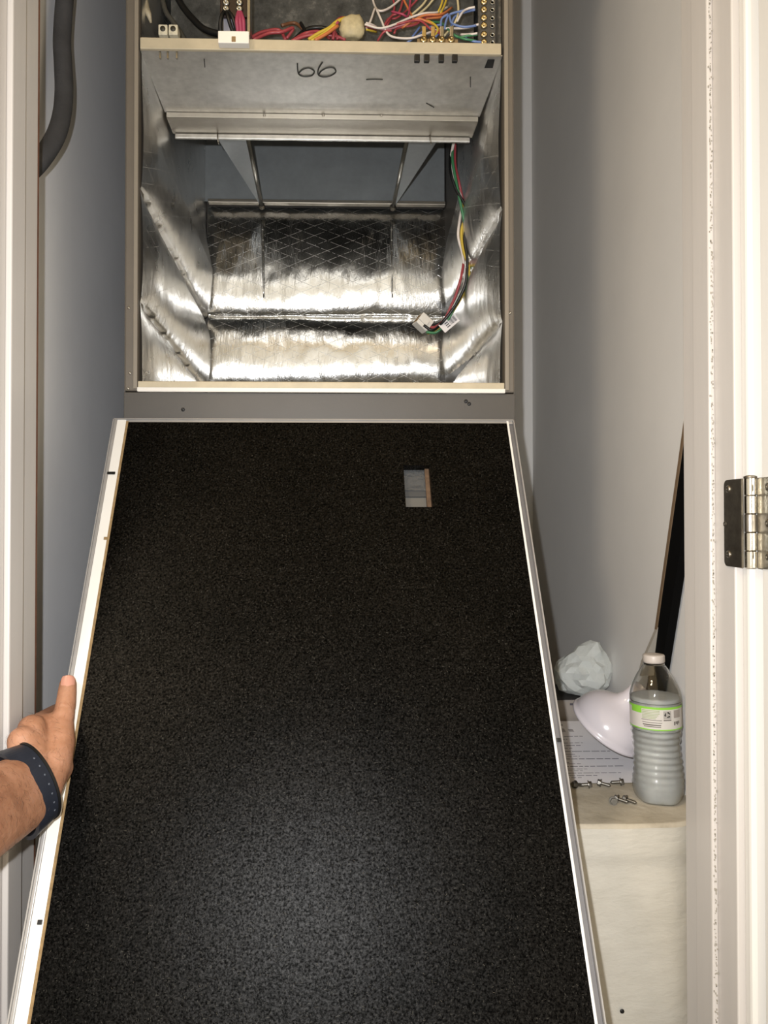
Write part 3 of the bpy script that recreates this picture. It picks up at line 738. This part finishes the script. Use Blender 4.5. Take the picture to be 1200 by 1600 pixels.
def top(u, v):
    x = LX0 + (XR - LX0) * u; ye = front(u, 1)[1]; y = ye + (YB - ye) * v ** 1.6
    e = min(1, v * 40)
    z = ZT - 0.006 * (1 - e) ** 2 + (0.0007 * noise.noise(Vector((x * 22, y * 22, 5))) - 0.0007) * e
    if v == 0: return front(u, 1)
    return (x, y, z)
slab('front_face', front, 26, 60, M_plaster); slab('top_face', top, 26, 60, M_ptop)
box('core', LX0 + 0.001, XR - 0.001, YL + 0.06, YB - 0.001, 0, ZT - 0.008, M_plaster, lg)
screw_head('nail_hole', at(972, 1580, YL + 0.001), (0, -1, 0), 0.003, M_black, lg, 8)

# cardboard box, crumpled bag
bx = empty('cardboard_box', (0.40, 1.35, ZT), 'low grey cardboard box at the back of the ledge under the bag', 'box')
zbx = at(890, 1092, 1.285).z
box('carton', 0.29, 0.49, 1.285, 1.40, ZT + 0.0005, zbx - 0.0015, M_card, bx, 0.001)
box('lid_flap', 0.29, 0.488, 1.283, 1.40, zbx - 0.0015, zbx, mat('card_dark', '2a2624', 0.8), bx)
p = at(894, 1101, 1.285); box('printed_mark', p.x - 0.004, p.x + 0.010, 1.2844, 1.2852, p.z - 0.001, p.z + 0.0025, M_ink, bx)

tm = NT('thin_plastic'); tm.b.inputs['Base Color'].default_value = (0.86, 0.89, 0.86, 1); tm.b.inputs['Roughness'].default_value = 0.28
tm.b.inputs['Transmission Weight'].default_value = 0.35; tm.b.inputs['IOR'].default_value = 1.15
tm.l(tm.bump(tm.noise(60, 3, 0.6), 0.5, 0.004), tm.b.inputs['Normal']); M_bag = tm.m
random.seed(17)
bm = bmesh.new(); bmesh.ops.create_icosphere(bm, subdivisions=3, radius=1.0)
bc = at(910, 1050, 1.315); bc.z = zbx + 0.0445
for v in bm.verts:
    q = v.co.copy()
    vd = noise.voronoi(q * 1.5 + Vector((3.1, 1.2, 0.4)))[0]
    k = 1.08 - 0.34 * vd[0] + random.uniform(-0.07, 0.07) + 0.10 * noise.noise(q * 1.5)
    k *= 1.0 - 0.30 * max(0, q.z - 0.1) * max(0, -q.x) * 2 + 0.10 * max(0, q.x * 0.5 + q.z)
    v.co = Vector((q.x * 0.052 * k, q.y * 0.046 * k, max(-0.044, q.z * 0.050 * k)))
bmesh.ops.subdivide_edges(bm, edges=bm.edges[:], cuts=1, use_grid_fill=True)
for v in bm.verts:
    v.co = v.co * (1 + 0.03 * noise.noise(v.co * 90)) + bc
o = mkbm('plastic_bag', bm, M_bag, None, False)
tag(o, 'crumpled white translucent plastic bag sitting on the grey box', 'plastic bag')

# printed sheet tilted on the ledge
a0 = atz(880, 1224, ZT + 0.001); al = math.radians(10.7)
pw = 0.216; px0 = atz(884, 1224, ZT + 0.001).x - 0.012
fp = lambda v: Vector((px0 + v.x, a0.y + v.y * math.cos(al) - v.z * math.sin(al), ZT + 0.0012 + v.y * math.sin(al) + v.z * math.cos(al)))
ps = empty('printed_sheet', fp(Vector((0.1, 0, 0))), 'white printed instruction sheet lying on the ledge under the dome', 'paper')
xr = atplane(1026, 1222, fp(Vector((0, 0, 0))), Vector((0, -math.sin(al), math.cos(al)))).x - px0
box('sheet', 0, xr, 0, 0.200, 0, 0.0004, M_paper, ps, 0, fp)
bm = bmesh.new(); random.seed(5)
lines = [(0.262, 0.045, 0.07, 0.004), (0.205, 0.0, 0.094, 0.0018), (0.190, 0, 0.06, 0.0018), (0.172, 0, 0.085, 0.0018), (0.160, 0, 0.08, 0.0018), (0.147, 0, 0.058, 0.0018),
         (0.132, 0, 0.125, 0.0020), (0.119, 0, 0.058, 0.0016), (0.110, 0, 0.062, 0.0016), (0.098, 0, 0.130, 0.0020), (0.083, 0, 0.035, 0.0014), (0.077, 0, 0.057, 0.0014),
         (0.066, 0, 0.128, 0.0020), (0.055, 0, 0.06, 0.0014), (0.048, 0, 0.05, 0.0014), (0.038, 0, 0.115, 0.0016), (0.028, 0, 0.07, 0.0014), (0.020, 0, 0.04, 0.0014)]
for (v, x0_, x1_, h) in lines:
    v *= 0.70; x0_ *= 0.86; x1_ *= 0.86; h *= 0.75
    x = 0.006 + x0_
    while x < 0.006 + x1_:
        L = random.uniform(0.006, 0.016); bm_box(bm, x, min(x + L, 0.006 + x1_), v, v + h, 0.0004, 0.0005, frame=fp); x += L + 0.0022
mkbm('print_lines', bm, M_ink, ps)['kind'] = 'stuff'
bm = bmesh.new(); bm_box(bm, 0.048, 0.064, 0.160, 0.172, 0.0004, 0.0005, frame=fp); bm_box(bm, 0.070, 0.078, 0.160, 0.170, 0.0004, 0.0005, frame=fp)
mkbm('print_picture', bm, mat('grey_print', 'a9a4a6', 0.8), ps)['kind'] = 'stuff'

# white dome shade tipped over, with its stem
M_dome = mat('glossy_white_plastic', 'dcd6dc', 0.18, var=0.015, vscale=10)
dm_c = Vector((0.4345, 1.13, 0.634))
dm_axis = Vector((0.43, -0.36, 0.80))
Md = frame_to(dm_c, dm_axis)
dm = empty('dome_shade', (dm_c.x, dm_c.y, ZT), 'glossy white dome shade tipped over behind the water bottle', 'lampshade')
outer = [(0.0925, -0.005), (0.0955, -0.003), (0.096, 0.0), (0.0945, 0.003), (0.0915, 0.005), (0.0912, 0.012), (0.088, 0.024), (0.081, 0.037), (0.070, 0.049), (0.055, 0.058), (0.040, 0.065), (0.029, 0.074), (0.022, 0.088), (0.019, 0.104), (0.018, 0.118)]
inner = [(0.016, 0.117), (0.020, 0.087), (0.027, 0.072), (0.038, 0.063), (0.053, 0.056), (0.068, 0.047), (0.079, 0.035), (0.086, 0.023), (0.089, 0.011), (0.0895, 0.003), (0.0925, -0.005)]
lathe('shade', [(r * 0.635, z * 0.70) for r, z in outer + inner], M_dome, dm, 56, Md, None, (False, False))
pa, pb_ = at(1017, 1034, 1.10), at(1043, 944, 1.075)
bm = bmesh.new()
wd = Vector((1, 0, 0)); th = Vector((0, 0.004, 0))
vs = []
for (p, hw) in ((pa + Vector((-0.004, 0, -0.02)), 0.0145), (pa, 0.0135), (pb_, 0.0010)):
    vs += [p - wd * hw - th, p + wd * hw - th, p + wd * hw + th, p - wd * hw + th]
fs = [(3, 2, 1, 0), (8, 9, 10, 11)]
for r_ in (0, 4):
    for k in range(4): fs.append((r_ + k, r_ + (k + 1) % 4, r_ + 4 + (k + 1) % 4, r_ + 4 + k))
mk('stem', vs, fs, mat('grey_beige_plastic', 'a09a90', 0.5), dm)

# black board leaning against the right wall
fx = XR - 0.004
def onwall(px, py, x=fx):
    d_ = ray(px, py); return C + d_ * (x / d_.x)
q = [onwall(1094, 580), onwall(1036, 985), onwall(1006, 1189), onwall(1021, 1198), onwall(1047, 1040), onwall(1072, 884), onwall(1098, 725)]
n_ = len(q)
vs = q + [v + Vector((-0.012, 0, 0)) for v in q]
vs = [Vector((v.x, v.y, v.z)) for v in vs]
lb = empty('leaning_board', q[3], 'thin black board with brown edge leaning against the right wall', 'board')
mk('board', vs, [list(range(n_))[::-1], list(range(n_, 2 * n_))] + [(i, (i + 1) % n_, n_ + (i + 1) % n_, n_ + i) for i in range(n_)], mat('matt_black', '050505', 0.9, var=0.1, spec=0.1), lb)
bm = bmesh.new()
for (a, b) in ((0, 1), (1, 2)):
    A, B = vs[n_ + a], vs[n_ + b]; o_ = Vector((-0.0012, 0, 0)); k = Vector((0, -0.007, 0.0))
    f4 = [bm.verts.new(v) for v in (A + o_, B + o_, B + o_ + k, A + o_ + k)]; g4 = [bm.verts.new(v.co - o_) for v in f4]
    bm.faces.new(f4); bm.faces.new(g4[::-1])
    for i in range(4): bm.faces.new((f4[i], f4[(i+1) % 4], g4[(i+1) % 4], g4[i]))
mkbm('board_edge', bm, mat('brown_board_edge', '6f5b45', 0.7, var=0.1), lb)

# ------------------------------------------------------------------ water bottle
bb = atz(1029, 1248, ZT); BS = (at(1010, 1022, bb.y).z - ZT) / 0.2310
bt = empty('water_bottle', (bb.x, bb.y, ZT), 'clear plastic water bottle with green striped label, full of cloudy ice', 'bottle')
tilt = frame_to((bb.x, bb.y, ZT), (-0.030, 0.0, 1.0)) @ Matrix.Scale(BS, 4)
def rib(r, z, a):
    if 0.020 < z < 0.118:
        k = min(1, (z - 0.020) / 0.02, (0.118 - z) / 0.012)
        r += k * (0.0008 * math.sin(z * 2 * math.pi / 0.0105 + 1.9 * math.sin(a + 0.6) * min(1, max(0, (0.10 - z) / 0.05))) + 0.0008 * math.sin(3 * a + z * 60))
    if z < 0.030: r += 0.0014 * math.cos(5 * a) * (1 - z / 0.030)
    return r
P = [(0.020, 0.004), (0.028, 0.0005), (0.033, 0.002), (0.0365, 0.008), (0.0385, 0.018), (0.0388, 0.030), (0.0372, 0.046), (0.0362, 0.062), (0.0352, 0.076), (0.0352, 0.090), (0.0368, 0.104),
     (0.0378, 0.114), (0.0384, 0.118), (0.0384, 0.156), (0.0388, 0.159), (0.0378, 0.170), (0.0345, 0.182), (0.0290, 0.194), (0.0228, 0.205), (0.0165, 0.214), (0.0140, 0.217), (0.0135, 0.2195)]
def dense(P, n=4):
    out = []
    c = catmull([Vector((r, z, 0)) for r, z in P], n)
    return [(v.x, v.y) for v in c]
PD_ = dense(P, 8)
t = NT('clear_pet'); t.b.inputs['Transmission Weight'].default_value = 1.0; t.b.inputs['IOR'].default_value = 1.42
t.b.inputs['Roughness'].default_value = 0.04; t.b.inputs['Base Color'].default_value = (0.93, 0.94, 0.93, 1)
t.l(t.bump(t.noise(90, 3), 0.15, 0.002), t.b.inputs['Normal']); M_pet = t.m
t = NT('cloudy_ice'); t.b.inputs['Transmission Weight'].default_value = 0.2; t.b.inputs['IOR'].default_value = 1.25
t.b.inputs['Roughness'].default_value = 0.35
t.l(t.ramp(t.noise(30, 3), [(0.3, (0.70, 0.71, 0.70, 1)), (0.7, (0.84, 0.85, 0.84, 1))]), t.b.inputs['Base Color']); M_ice = t.m
lathe('bottle_shell', PD_ + [(max(0.0005, r - 0.0006), max(z, 0.0012)) for r, z in PD_[::-1]], M_pet, bt, 64, tilt, rib, (False, True))
ip = [(max(0.001, r - 0.0012), max(z, 0.0018)) for r, z in PD_ if z < 0.164]
ip = ip + [(0.0367, 0.1650), (0.030, 0.1655), (0.001, 0.1655)]
lathe('ice', ip, M_ice, bt, 56, tilt, rib, (True, True))
lathe('cap', [(0.0150, 0.2180), (0.0162, 0.2185), (0.0165, 0.221), (0.0165, 0.2290), (0.0158, 0.2305), (0.010, 0.2310), (0.002, 0.2310)], mat('cap_plastic', 'c9c0b8', 0.4, var=0.03), bt, 48, tilt,
      lambda r, z, a: r + (0.0003 * math.cos(48 * a / 2) if 0.0215 < z < 0.2295 and r > 0.016 else 0))
lathe('neck_ring', [(0.0142, 0.2145), (0.0162, 0.2150), (0.0162, 0.2168), (0.0142, 0.2172)], M_pet, bt, 40, tilt, None, (False, False))
# wrap label: white band with green stripes and print, following the bottle wall
def wrap(name, z0, z1, a0, a1, dr, m, parent, nseg=None):
    n = nseg or max(2, int(abs(a1 - a0) / 0.06)); vs, fs = [], []
    for j, z in enumerate((z0, z1)):
        for i in range(n + 1):
            a = a0 + (a1 - a0) * i / n; r = 0.0386 + dr
            vs.append(tilt @ Vector((r * math.cos(a), r * math.sin(a), z)))
    for i in range(n): fs.append((i, i + 1, n + 2 + i, n + 1 + i))
    return mk(name, vs, fs, m, parent, True)
M_green = mat('green_print', '8fd04a', 0.35, var=0.05); M_lab = mat('white_label', 'd8d3cd', 0.35, var=0.02)
lb_ = wrap('label', 0.1195, 0.1545, 0, 2 * math.pi, 0.0002, M_lab, bt, 64)
wrap('green_stripe', 0.1515, 0.1550, 0, 2 * math.pi, 0.0004, M_green, lb_, 64)
wrap('green_stripe', 0.1190, 0.1208, 0, 2 * math.pi, 0.0004, M_green, lb_, 64)
wrap('green_stripe', 0.1440, 0.1520, 3.2, 3.75, 0.0004, M_green, lb_)
front_a = math.atan2(-bb.y, -bb.x)            # angle that faces the camera
M_gtext = mat('olive_print', 'a3b183', 0.4); M_dk = mat('dark_print', '6d6660', 0.5)
def seam(z, h, s0, s1, m): wrap('print_line', z, z + h, front_a + s0, front_a + s1, 0.0005, m, lb_)
for k in range(6): seam(0.1490 - k * 0.0024, 0.0011, -0.52, 0.16 - 0.05 * max(0, k - 2), M_gtext)
seam(0.1345, 0.0009, -0.55, 0.24, M_dk); seam(0.1305, 0.0009, -0.52, 0.24, M_dk)
seam(0.1265, 0.0018, -0.50, 0.20, M_dk); seam(0.1240, 0.0012, -0.46, 0.20, M_dk)
# recycling mark: square with three chasing arrows, and a small printed block
def wpt(z, a, dr=0.0007): r = 0.0386 + dr; return tilt @ Vector((r * math.cos(a), r * math.sin(a), z))
wrap('mark_square', 0.1370, 0.1495, front_a + 0.30, front_a + 0.62, 0.0005, mat('mark_grey', 'b3aea8', 0.4), lb_)
bm = bmesh.new()
for k in range(3):
    pts = []
    for i in range(7):
        th_ = k * 2.094 + 0.25 + 1.45 * i / 6
        pts.append(wpt(0.1437 + 0.0036 * math.sin(th_), front_a + 0.46 + 0.0036 / 0.0386 * math.cos(th_)))
    bm_tube(bm, pts, [0.0007, 0.0007, 0.0007, 0.0007, 0.0014, 0.0009, 0.0002], 5)
mkbm('recycling_mark', bm, M_marker, lb_)
seam(0.1345, 0.0016, 0.30, 0.62, M_dk)
for k in range(4): wrap('print_block', 0.1268 + 0.0016 * (k % 2), 0.1325, front_a + 0.74 + 0.08 * k, front_a + 0.80 + 0.08 * k, 0.0005, M_dk, lb_)
wrap('print_block', 0.138, 0.150, front_a + 0.74, front_a + 1.1, 0.0005, mat('mark_grey2', 'a79e98', 0.4), lb_)

# ------------------------------------------------------------------ loose sheet metal screws on the ledge
def hex_screw(px, py, ang, label, roll=0.0):
    p = atz(px, py, ZT + 0.004)
    e = empty('loose_screw', (p.x, p.y, ZT), label, 'screw', 'sheet metal screws on the ledge')
    ax = Vector((math.cos(ang), math.sin(ang), -0.14))
    Mx = frame_to(p - ax.normalized() * 0.005, ax)
    bm = bmesh.new(); bm_lathe(bm, [(0.0042, -0.0045), (0.0045, -0.0035), (0.0045, -0.0005)], 6, Mx); bm_lathe(bm, [(0.0058, -0.0005), (0.0058, 0.0007)], 16, Mx)
    mkbm('hex_head', bm, M_dullzinc, e)
    pr = []
    for i in range(15): pr.append((0.0020 if i % 2 else 0.0027, 0.0007 + i * 0.0008))
    pr.append((0.0005, 0.0145)); lathe('shank', pr, M_dullzinc, e, 10, Mx)
for a in [(914, 1226, 2.9, 'zinc screw lying at the paper edge nearest the black panel'),
          (904, 1226, 0.2, 'second zinc screw close to the black panel, shank towards the paper'),
          (944, 1225, -0.5, 'zinc screw at the paper edge pointing towards the bottle'),
          (964, 1222, 2.9, 'zinc screw at the paper edge nearest the bottle'),
          (957, 1250, 1.4, 'zinc screw standing apart at the left of the front three'),
          (971, 1250, -0.6, 'middle zinc screw of the front three on the ledge'),
          (984, 1251, -0.7, 'zinc screw of the front three nearest the bottle')]:
    hex_screw(*a)

# ------------------------------------------------------------------ hand and forearm gripping the panel's edge
pe = empty('person', at(30, 1230, 0.78), 'left hand and hairy forearm gripping the panel edge, thumb up, dark strap on wrist', 'person')
bm = bmesh.new()
def cap_(p, q, r0, r1, n=8):
    p, q = Vector(p), Vector(q); ax = (q - p); L = ax.length; ax.normalize()
    Mx = frame_to(p, ax); prof_ = []
    for i in range(7):
        a = -math.pi / 2 + math.pi / 2 * i / 6; prof_.append((max(1e-4, r0 * math.cos(a)), r0 * math.sin(a)))
    for i in range(7):
        a = math.pi / 2 * i / 6; prof_.append((max(1e-4, r1 * math.cos(a)), L + r1 * math.sin(a)))
    bm_lathe(bm, prof_, 20, Mx)
def chain(pts):
    for (p, r0), (q, r1) in zip(pts, pts[1:]): cap_(p, q, r0, r1)
# thumb, lying up the left flange
T = [(at(80, 1196, 0.79), 0.0205), (at(93, 1160, 0.81), 0.0165), (at(98, 1128, 0.828), 0.0118), (at(103, 1098, 0.842), 0.0112), (at(106, 1070, 0.852), 0.0098)]
chain(T)
cap_(at(106, 1072, 0.851), at(106.5, 1066, 0.853), 0.0098, 0.0090)
# thenar pad and palm
chain([(at(62, 1228, 0.772), 0.024), (at(86, 1185, 0.798), 0.0185), (at(97, 1150, 0.818), 0.0135)])
chain([(at(58, 1238, 0.775), 0.021), (at(93, 1200, 0.80), 0.0145)])
# wrist and forearm as two side by side bones
for (pts) in (
   [(at(52, 1200, 0.788), 0.0225), (at(22, 1219, 0.745), 0.0225), (at(-20, 1240, 0.70), 0.0245), (at(-130, 1290, 0.60), 0.031), (at(-420, 1420, 0.44), 0.040)],
   [(at(64, 1235, 0.782), 0.0215), (at(42, 1262, 0.745), 0.0215), (at(5, 1285, 0.70), 0.0235), (at(-95, 1340, 0.60), 0.031), (at(-380, 1480, 0.44), 0.040)]):
    chain(pts)
for f_ in (0.28, 0.72):
    A_ = [(52, 1200, .788), (22, 1219, .745), (-20, 1240, .70), (-130, 1290, .60), (-420, 1420, .44)]
    B_ = [(64, 1235, .782), (42, 1262, .745), (5, 1285, .70), (-95, 1340, .60), (-380, 1480, .44)]
    chain([(at(*a_).lerp(at(*b_), f_), r_) for a_, b_, r_ in zip(A_, B_, (0.0232, 0.0235, 0.0255, 0.0335, 0.0425))])
chain([(at(58, 1217, 0.785), 0.0235), (at(32, 1241, 0.745), 0.0240), (at(-8, 1263, 0.70), 0.0260), (at(-112, 1315, 0.60), 0.034), (at(-400, 1450, 0.44), 0.043)])
# back of the hand: metacarpals fanning out to the four knuckles, then the fingers behind the panel
W0 = at(44, 1205, 0.785)
cap_(at(84, 1130, 0.832), at(54, 1137, 0.812), 0.0120, 0.0125)
cap_(at(48, 1192, 0.782), at(42, 1164, 0.785), 0.0185, 0.0165)
K = [(at(50, 1139, 0.805), 0.0135), (at(35, 1158, 0.784), 0.0135), (at(33, 1180, 0.776), 0.0130), (at(43, 1202, 0.775), 0.0120)]
for i, (k, r) in enumerate(K):
    base = at(49 + 3 * i, 1196 + 11 * i, 0.775)
    cap_(base, k, 0.0195, r + 0.002)
    z = k.z - 0.004
    p1 = Vector((PU0 - 0.020, pY(z) + 0.047, z)); p2 = Vector((PU0 + 0.006, pY(z) + 0.050, z - 0.003)); p3 = Vector((PU0 + 0.028, pY(z) + 0.041, z - 0.005))
    rr = (0.0098, 0.0100, 0.0095, 0.0085)[i]
    chain([(k, r), (p1, rr + 0.0006), (p2, rr - 0.0003), (p3, rr - 0.0015)])
cap_(at(88, 1150, 0.822), at(52, 1142, 0.812), 0.0125, 0.0130)      # web between thumb and index
cap_(at(84, 1172, 0.812), at(48, 1165, 0.795), 0.0160, 0.0150)
cap_(at(84, 1195, 0.800), at(56, 1195, 0.79), 0.0170, 0.0140)
bmesh.ops.recalc_face_normals(bm, faces=bm.faces[:])
tmp_me = bpy.data.meshes.new('tmp'); bm.to_mesh(tmp_me); bm.free()
tmp = bpy.data.objects.new('tmp', tmp_me); COL.objects.link(tmp)
md = tmp.modifiers.new('r', 'REMESH'); md.mode = 'VOXEL'; md.voxel_size = 0.0017
ms = tmp.modifiers.new('s', 'SMOOTH'); ms.factor = 0.6; ms.iterations = 14
dg = bpy.context.evaluated_depsgraph_get(); ev = tmp.evaluated_get(dg); me2 = ev.to_mesh()
HV = [v.co.copy() for v in me2.vertices]; HF = [list(p.vertices) for p in me2.polygons]; HN = [v.normal.copy() for v in me2.vertices]
ev.to_mesh_clear(); bpy.data.objects.remove(tmp); bpy.data.meshes.remove(tmp_me)
# knuckle creases on the thumb and tendon ridges on the back
for i, v in enumerate(HV):
    for (c, ax, dep) in ((at(103, 1100, 0.83), (at(106, 1070, 0.852) - at(98, 1128, 0.828)).normalized(), 0.0006), (at(102.5, 1105, 0.83), (at(106, 1070, 0.852) - at(98, 1128, 0.828)).normalized(), 0.0004)):
        if (v - c).length < 0.03:
            s = (v - c).dot(ax); HV[i] = v - HN[i] * dep * math.exp(-(s / 0.0011) ** 2)
mk('hand', HV, HF, M_skin, pe, True)
# thumb nail
tip = at(105.5, 1064, 0.842); tax = (at(106, 1060, 0.850) - at(103, 1100, 0.838)).normalized()
bm = bmesh.new(); nx, ny = 10, 10; grid = []
nfront = (C - tip).normalized(); nfront = (nfront - tax * nfront.dot(tax)).normalized(); nside = tax.cross(nfront)
tc = at(106, 1067, 0.8525)
for j in range(ny + 1):
    row = []
    for i in range(nx + 1):
        a = (i / nx - 0.5) * 1.75; l = (j / ny - 0.5) * 0.0125
        sh = 1 - 0.22 * max(0, (j / ny - 0.6) / 0.4) ** 2 - 0.12 * max(0, (0.3 - j / ny) / 0.3) ** 2
        rr = 0.0096
        row.append(bm.verts.new(tc + tax * l + nfront * (rr * math.cos(a) + 0.0001) + nside * (rr * math.sin(a) * sh)))
    grid.append(row)
for j in range(ny):
    for i in range(nx): bm.faces.new((grid[j][i], grid[j][i+1], grid[j+1][i+1], grid[j+1][i]))
mkbm('thumb_nail', bm, mat('nail', 'b98572', 0.3, var=0.03), pe, True)
# arm hair
bm = bmesh.new(); random.seed(21)
ids = [i for i, v in enumerate(HV) if v.y < 0.835 and HN[i].dot((C - v).normalized()) > -0.1]
armdir = (at(60, 1190, 0.79) - at(-60, 1260, 0.66)).normalized()
wpos = at(85, 1185, 0.80)
cnt = 0
while cnt < 1300:
    i = random.choice(ids); v, n = HV[i], HN[i]
    if (v - wpos).length < 0.022 and random.random() < 0.9: continue
    if v.y > 0.80 and random.random() < 0.6: continue
    dirn = (armdir * -0.2 + Vector((random.gauss(-0.3, 0.5), random.gauss(0, 0.4), random.gauss(0.1, 0.5))))
    dirn = (dirn - n * dirn.dot(n)).normalized(); L = random.uniform(0.005, 0.011)
    bm_tube(bm, [v - n * 0.0003, v + dirn * L * 0.5 + n * 0.0012, v + dirn * L + n * 0.0010], [0.00008, 0.00006, 0.00003], 3); cnt += 1
o = mkbm('arm_hair', bm, mat('dark_hair', '3a281c', 0.6), pe); o['kind'] = 'stuff'
# wrist strap: elliptical band that follows the forearm
sa, sb = at(33, 1210, 0.760), at(51, 1251, 0.760)
sc = (sa + sb) / 2; sx = (sb - sa); hw = sx.length / 2 + 0.0250; sx.normalize()
fa = (at(30, 1240, 0.745) - at(-57, 1265, 0.70)); fa = (fa - sx * fa.dot(sx)).normalized(); sy = fa.cross(sx)
M_strap = mat('navy_strap', '20242e', 0.42, var=0.12, vscale=60)
def strap(name, off0, off1, g0, g1, m, parent, nseg=64):
    bm = bmesh.new(); R_ = []
    for (o_, g) in ((off0, g0), (off0, g1), (off1, g1), (off1, g0)):
        ring = []
        for k in range(nseg):
            a = 2 * math.pi * k / nseg
            g2_ = g + max(0.0, 0.006 - o_) * 0.24
            ring.append(bm.verts.new(sc + fa * o_ + sx * (hw + g2_) * math.cos(a) + sy * (0.0262 + g2_) * math.sin(a)))
        R_.append(ring)
    for r_ in range(4):
        for k in range(nseg): bm.faces.new((R_[r_][k], R_[r_][(k+1) % nseg], R_[(r_+1) % 4][(k+1) % nseg], R_[(r_+1) % 4][k]))
    bmesh.ops.recalc_face_normals(bm, faces=bm.faces[:])
    return mkbm(name, bm, m, parent, False)
st = strap('wrist_strap', -0.017, 0.012, -0.002, 0.0022, M_strap, pe)
for k in range(7):
    a = -2.2 + 0.24 * k
    p_ = sc + fa * 0.005 + sx * (hw + 0.0036) * math.cos(a) + sy * (0.0262 + 0.0036) * math.sin(a)
    nn = (sx * math.cos(a) + sy * math.sin(a))
    lathe('strap_hole', [(0.0011, -0.001), (0.0011, 0.0004)], mat('hole_grey', '4a505a', 0.6), st, 8, frame_to(p_, nn))
strap('strap_rim', 0.0105, 0.0135, -0.0015, 0.0034, M_black, st)
